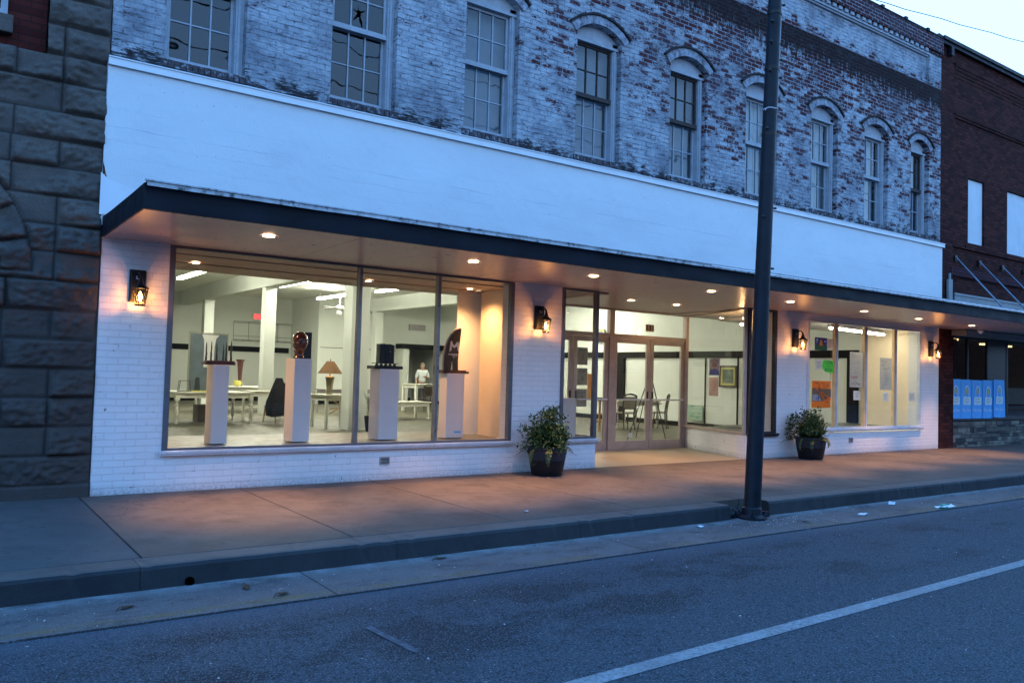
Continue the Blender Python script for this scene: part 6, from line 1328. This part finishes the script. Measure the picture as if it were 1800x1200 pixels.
t = thing('glowing_light_fixture', 'lit amber ceiling light behind the window at the far right edge', 'ceiling light', (24.6, 2.0, 2.66)); a = MB(); a.box(-.9, -.06, 0, .9, .06, .04); a.build('diffuser', M['amber'], t); a = MB(); a.box(-.92, -.08, .04, .92, .08, .07); a.build('housing', M['white'], t)
# second soffit below the canopy of the neighbour
a = MB(); a.add([(17.9, -.35, 2.60), (34, -.9, 2.60), (34, 0, 2.60), (17.9, 0, 2.60), (17.9, -.35, 2.72), (34, -.9, 2.72), (34, 0, 2.72), (17.9, 0, 2.72)], [(0, 1, 2, 3), (0, 4, 5, 1), (0, 3, 7, 4), (4, 7, 6, 5)]); a.build('lower_awning_box', M['metal_b'], Rb)
t = thing('dome_camera', 'small bluish dome under the canopy in front of the dark shop', 'camera', (18.35, -.45, 2.73)); a = MB(); a.lathe([(.07, 0), (.07, -.02), (.055, -.05), (.03, -.075), (.005, -.085)], n=18); a.build('dome', M['ltblue'], t, smooth=True); a = MB(); a.lathe([(.085, 0), (.085, -.012), (.07, -.013)], n=18); a.build('mount', M['metal_b'], t)
# canopy rods
for k, x in enumerate((18.08, 19.24, 20.42, 21.62)):
    t = thing('canopy_rod', 'slanting galvanised rod holding the canopy to the dark brick wall, %s' % ['nearest the white shop', 'second from the white shop', 'third from the white shop', 'at the right edge'][k], 'support rod', (x, 0, 4.42), group='slanting canopy rods')
    a = MB(); a.cyl((0, -.03, 0), (-.80, -1.55, -1.46), .018, n=8); a.build('rod', M['rod'], t); a = MB(); a.box(-.06, -.03, -.06, .06, .03, .06); a.build('wall_bracket', M['iron'], t)
# five blue posters
for k, x in enumerate((17.99, 18.50, 19.01, 19.53, 20.04)):
    t = thing('blue_poster', 'bright blue poster with white emblem and lettering, %s of the row of five' % ['leftmost', 'second from left', 'middle', 'fourth from left', 'rightmost'][k], 'poster', (x, .06-.008*k+(.0 if k < 4 else -.02), .66+(0 if k < 4 else .025)), group='blue posters on the dark shop window')
    a = MB(); w = .55; h = .93; nn = 8
    vs = []
    for j in range(nn+1):
        for i in range(nn+1): vs.append((w*i/nn+(.06*(1-j/nn)*(i/nn) if k == 4 else 0), -.006*math.sin(i*1.1+k)*(1-j/nn*.5), h*j/nn-.002*math.sin(i*.8+k)-.004*(k % 3)))
    a.add(vs, [(j*(nn+1)+i, j*(nn+1)+i+1, (j+1)*(nn+1)+i+1, (j+1)*(nn+1)+i) for j in range(nn) for i in range(nn)]); a.build('paper', M['bluep'], t, smooth=True)
    a = MB(); y = -.010
    out = [(.16, .52), (.16, .66)]+[(.27+.11*math.cos(math.pi-math.pi*q/12), .66+.13*math.sin(math.pi*q/12)) for q in range(13)]+[(.38, .66), (.38, .52), (.35, .52)]+[(.27+.08*math.cos(math.pi*q/12), .65+.10*math.sin(math.pi*q/12)) for q in range(13)]+[(.19, .52)]
    a.add([(px_, y, pz_) for px_, pz_ in out], [tuple(range(len(out)))]); a.add([(px_, y, pz_) for px_, pz_ in ((.10, .33), (.45, .33), (.45, .515), (.10, .515))], [(0, 1, 2, 3)]); add_text(a, 'Play Here', .105, (.275, y, .20)); a.build('white_print', M['ltblue'], t)
    a = MB(); a.add([(px_, y, pz_) for px_, pz_ in blob(.27, .65, .052, .07, k=.05)], [tuple(range(26))]); a.build('emblem', M['multi'], t)
    a = MB(); scribble([(.14, .47, .26, .02), (.13, .42, .28, .015), (.16, .38, .22, .015)], k, .010)(a); 
    for v in a.v: v.y = y-.001
    a.build('small_print', M['ink'], t)

# ================================================================== LITTER
def scrap(name, label, cat, x, y, z, w, l, rz, mat, mat2=None, curl=.012):
    t = thing(name, label, cat, (x, y, z), rz); a = MB(); n = 5; vs = []
    for j in range(n+1):
        for i in range(n+1): vs.append((w*(i/n-.5), l*(j/n-.5), .003+curl*abs(noise.noise(Vector((i*.9+x, j*.9+y, 1))))*2))
    a.add(vs, [(j*(n+1)+i, j*(n+1)+i+1, (j+1)*(n+1)+i+1, (j+1)*(n+1)+i) for j in range(n) for i in range(n)]); a.build('sheet', mat, t, smooth=True)
    if mat2: a = MB(); a.box(-w/2, -l/2, 0, w*.1, l/2, .004); a.box(-.02, l*.2, .0, w*.3, l*.5, .03); a.build('print', mat2, t)
scrap('paper_scrap', 'small white paper scrap in the gutter just left of the pole', 'litter', 5.37, -3.60, -.17, .13, .06, .4, M['litter'])
scrap('paper_scrap', 'white paper scrap on the gutter right of the pole', 'litter', 7.89, -3.95, -.175, .17, .08, .2, M['litter'])
scrap('flattened_carton', 'flattened white and green carton lying on the gutter edge at the right', 'litter', 9.52, -4.12, -.176, .40, .13, .1, M['litter'], M['teal'], .02)
scrap('paper_scrap', 'torn white paper strips in the gutter farther right of the pole', 'litter', 9.1, -3.62, -.17, .28, .08, .5, M['litter'])
scrap('paper_scrap', 'tiny white scrap on the sidewalk near the kerb', 'litter', 3.62, -2.83, .001, .06, .03, .3, M['litter'])
rl = random.Random(3)
for k, (x, y, lab) in enumerate(((.45, -3.75, 'curled brown leaf in the gutter below the drain'), (2.15, -3.6, 'curled twig and leaf in the gutter at left centre'), (6.72, -3.98, 'brown leaf in the gutter just right of the pole base'), (.62, -4.02, 'reddish leaf on the gutter at the left'), (-.35, -3.85, 'orange-brown leaf at the far left of the gutter'))):
    t = thing('dry_leaf', lab, 'leaf', (x, y, -.172), rl.random()*6); a = MB(); a.add([(-.06, 0, .004), (-.02, .03, .018), (.04, .02, .006), (.07, 0, .022), (.03, -.028, .014), (-.03, -.02, .006)], [(0, 1, 2, 3, 4, 5)]); a.tube([(.07, 0, .022), (.11, .015, .006)], .003, 4); a.build('leaf_blade', M['dleaf'], t)
a = MB(); rg = random.Random(11)
for k in range(900):
    z_ = rg.random(); y = -3.48-.7*z_**2.2 if rg.random() < .75 else -4.2-rg.random()*2; x = rg.uniform(-1.5, 16); 
    if rg.random() < .35: x = 6.45+rg.gauss(0, .45); y = -3.62-abs(rg.gauss(0, .15))
    s_ = rg.uniform(.002, .006); zb = -.172 if y > -4.2 else -.189
    rot = Matrix.Rotation(rg.random()*6, 3, 'Z'); a.cur = 1 if rg.random() < .25 else 0; a.obox((x, y, zb+s_*.3), (s_*1.7, s_, s_*.8), rot)
tag(a.build('gutter_grit', [M['kerb'], M['litter']]), 'fine grit and pebbles scattered along the gutter', 'grit', kind='stuff')
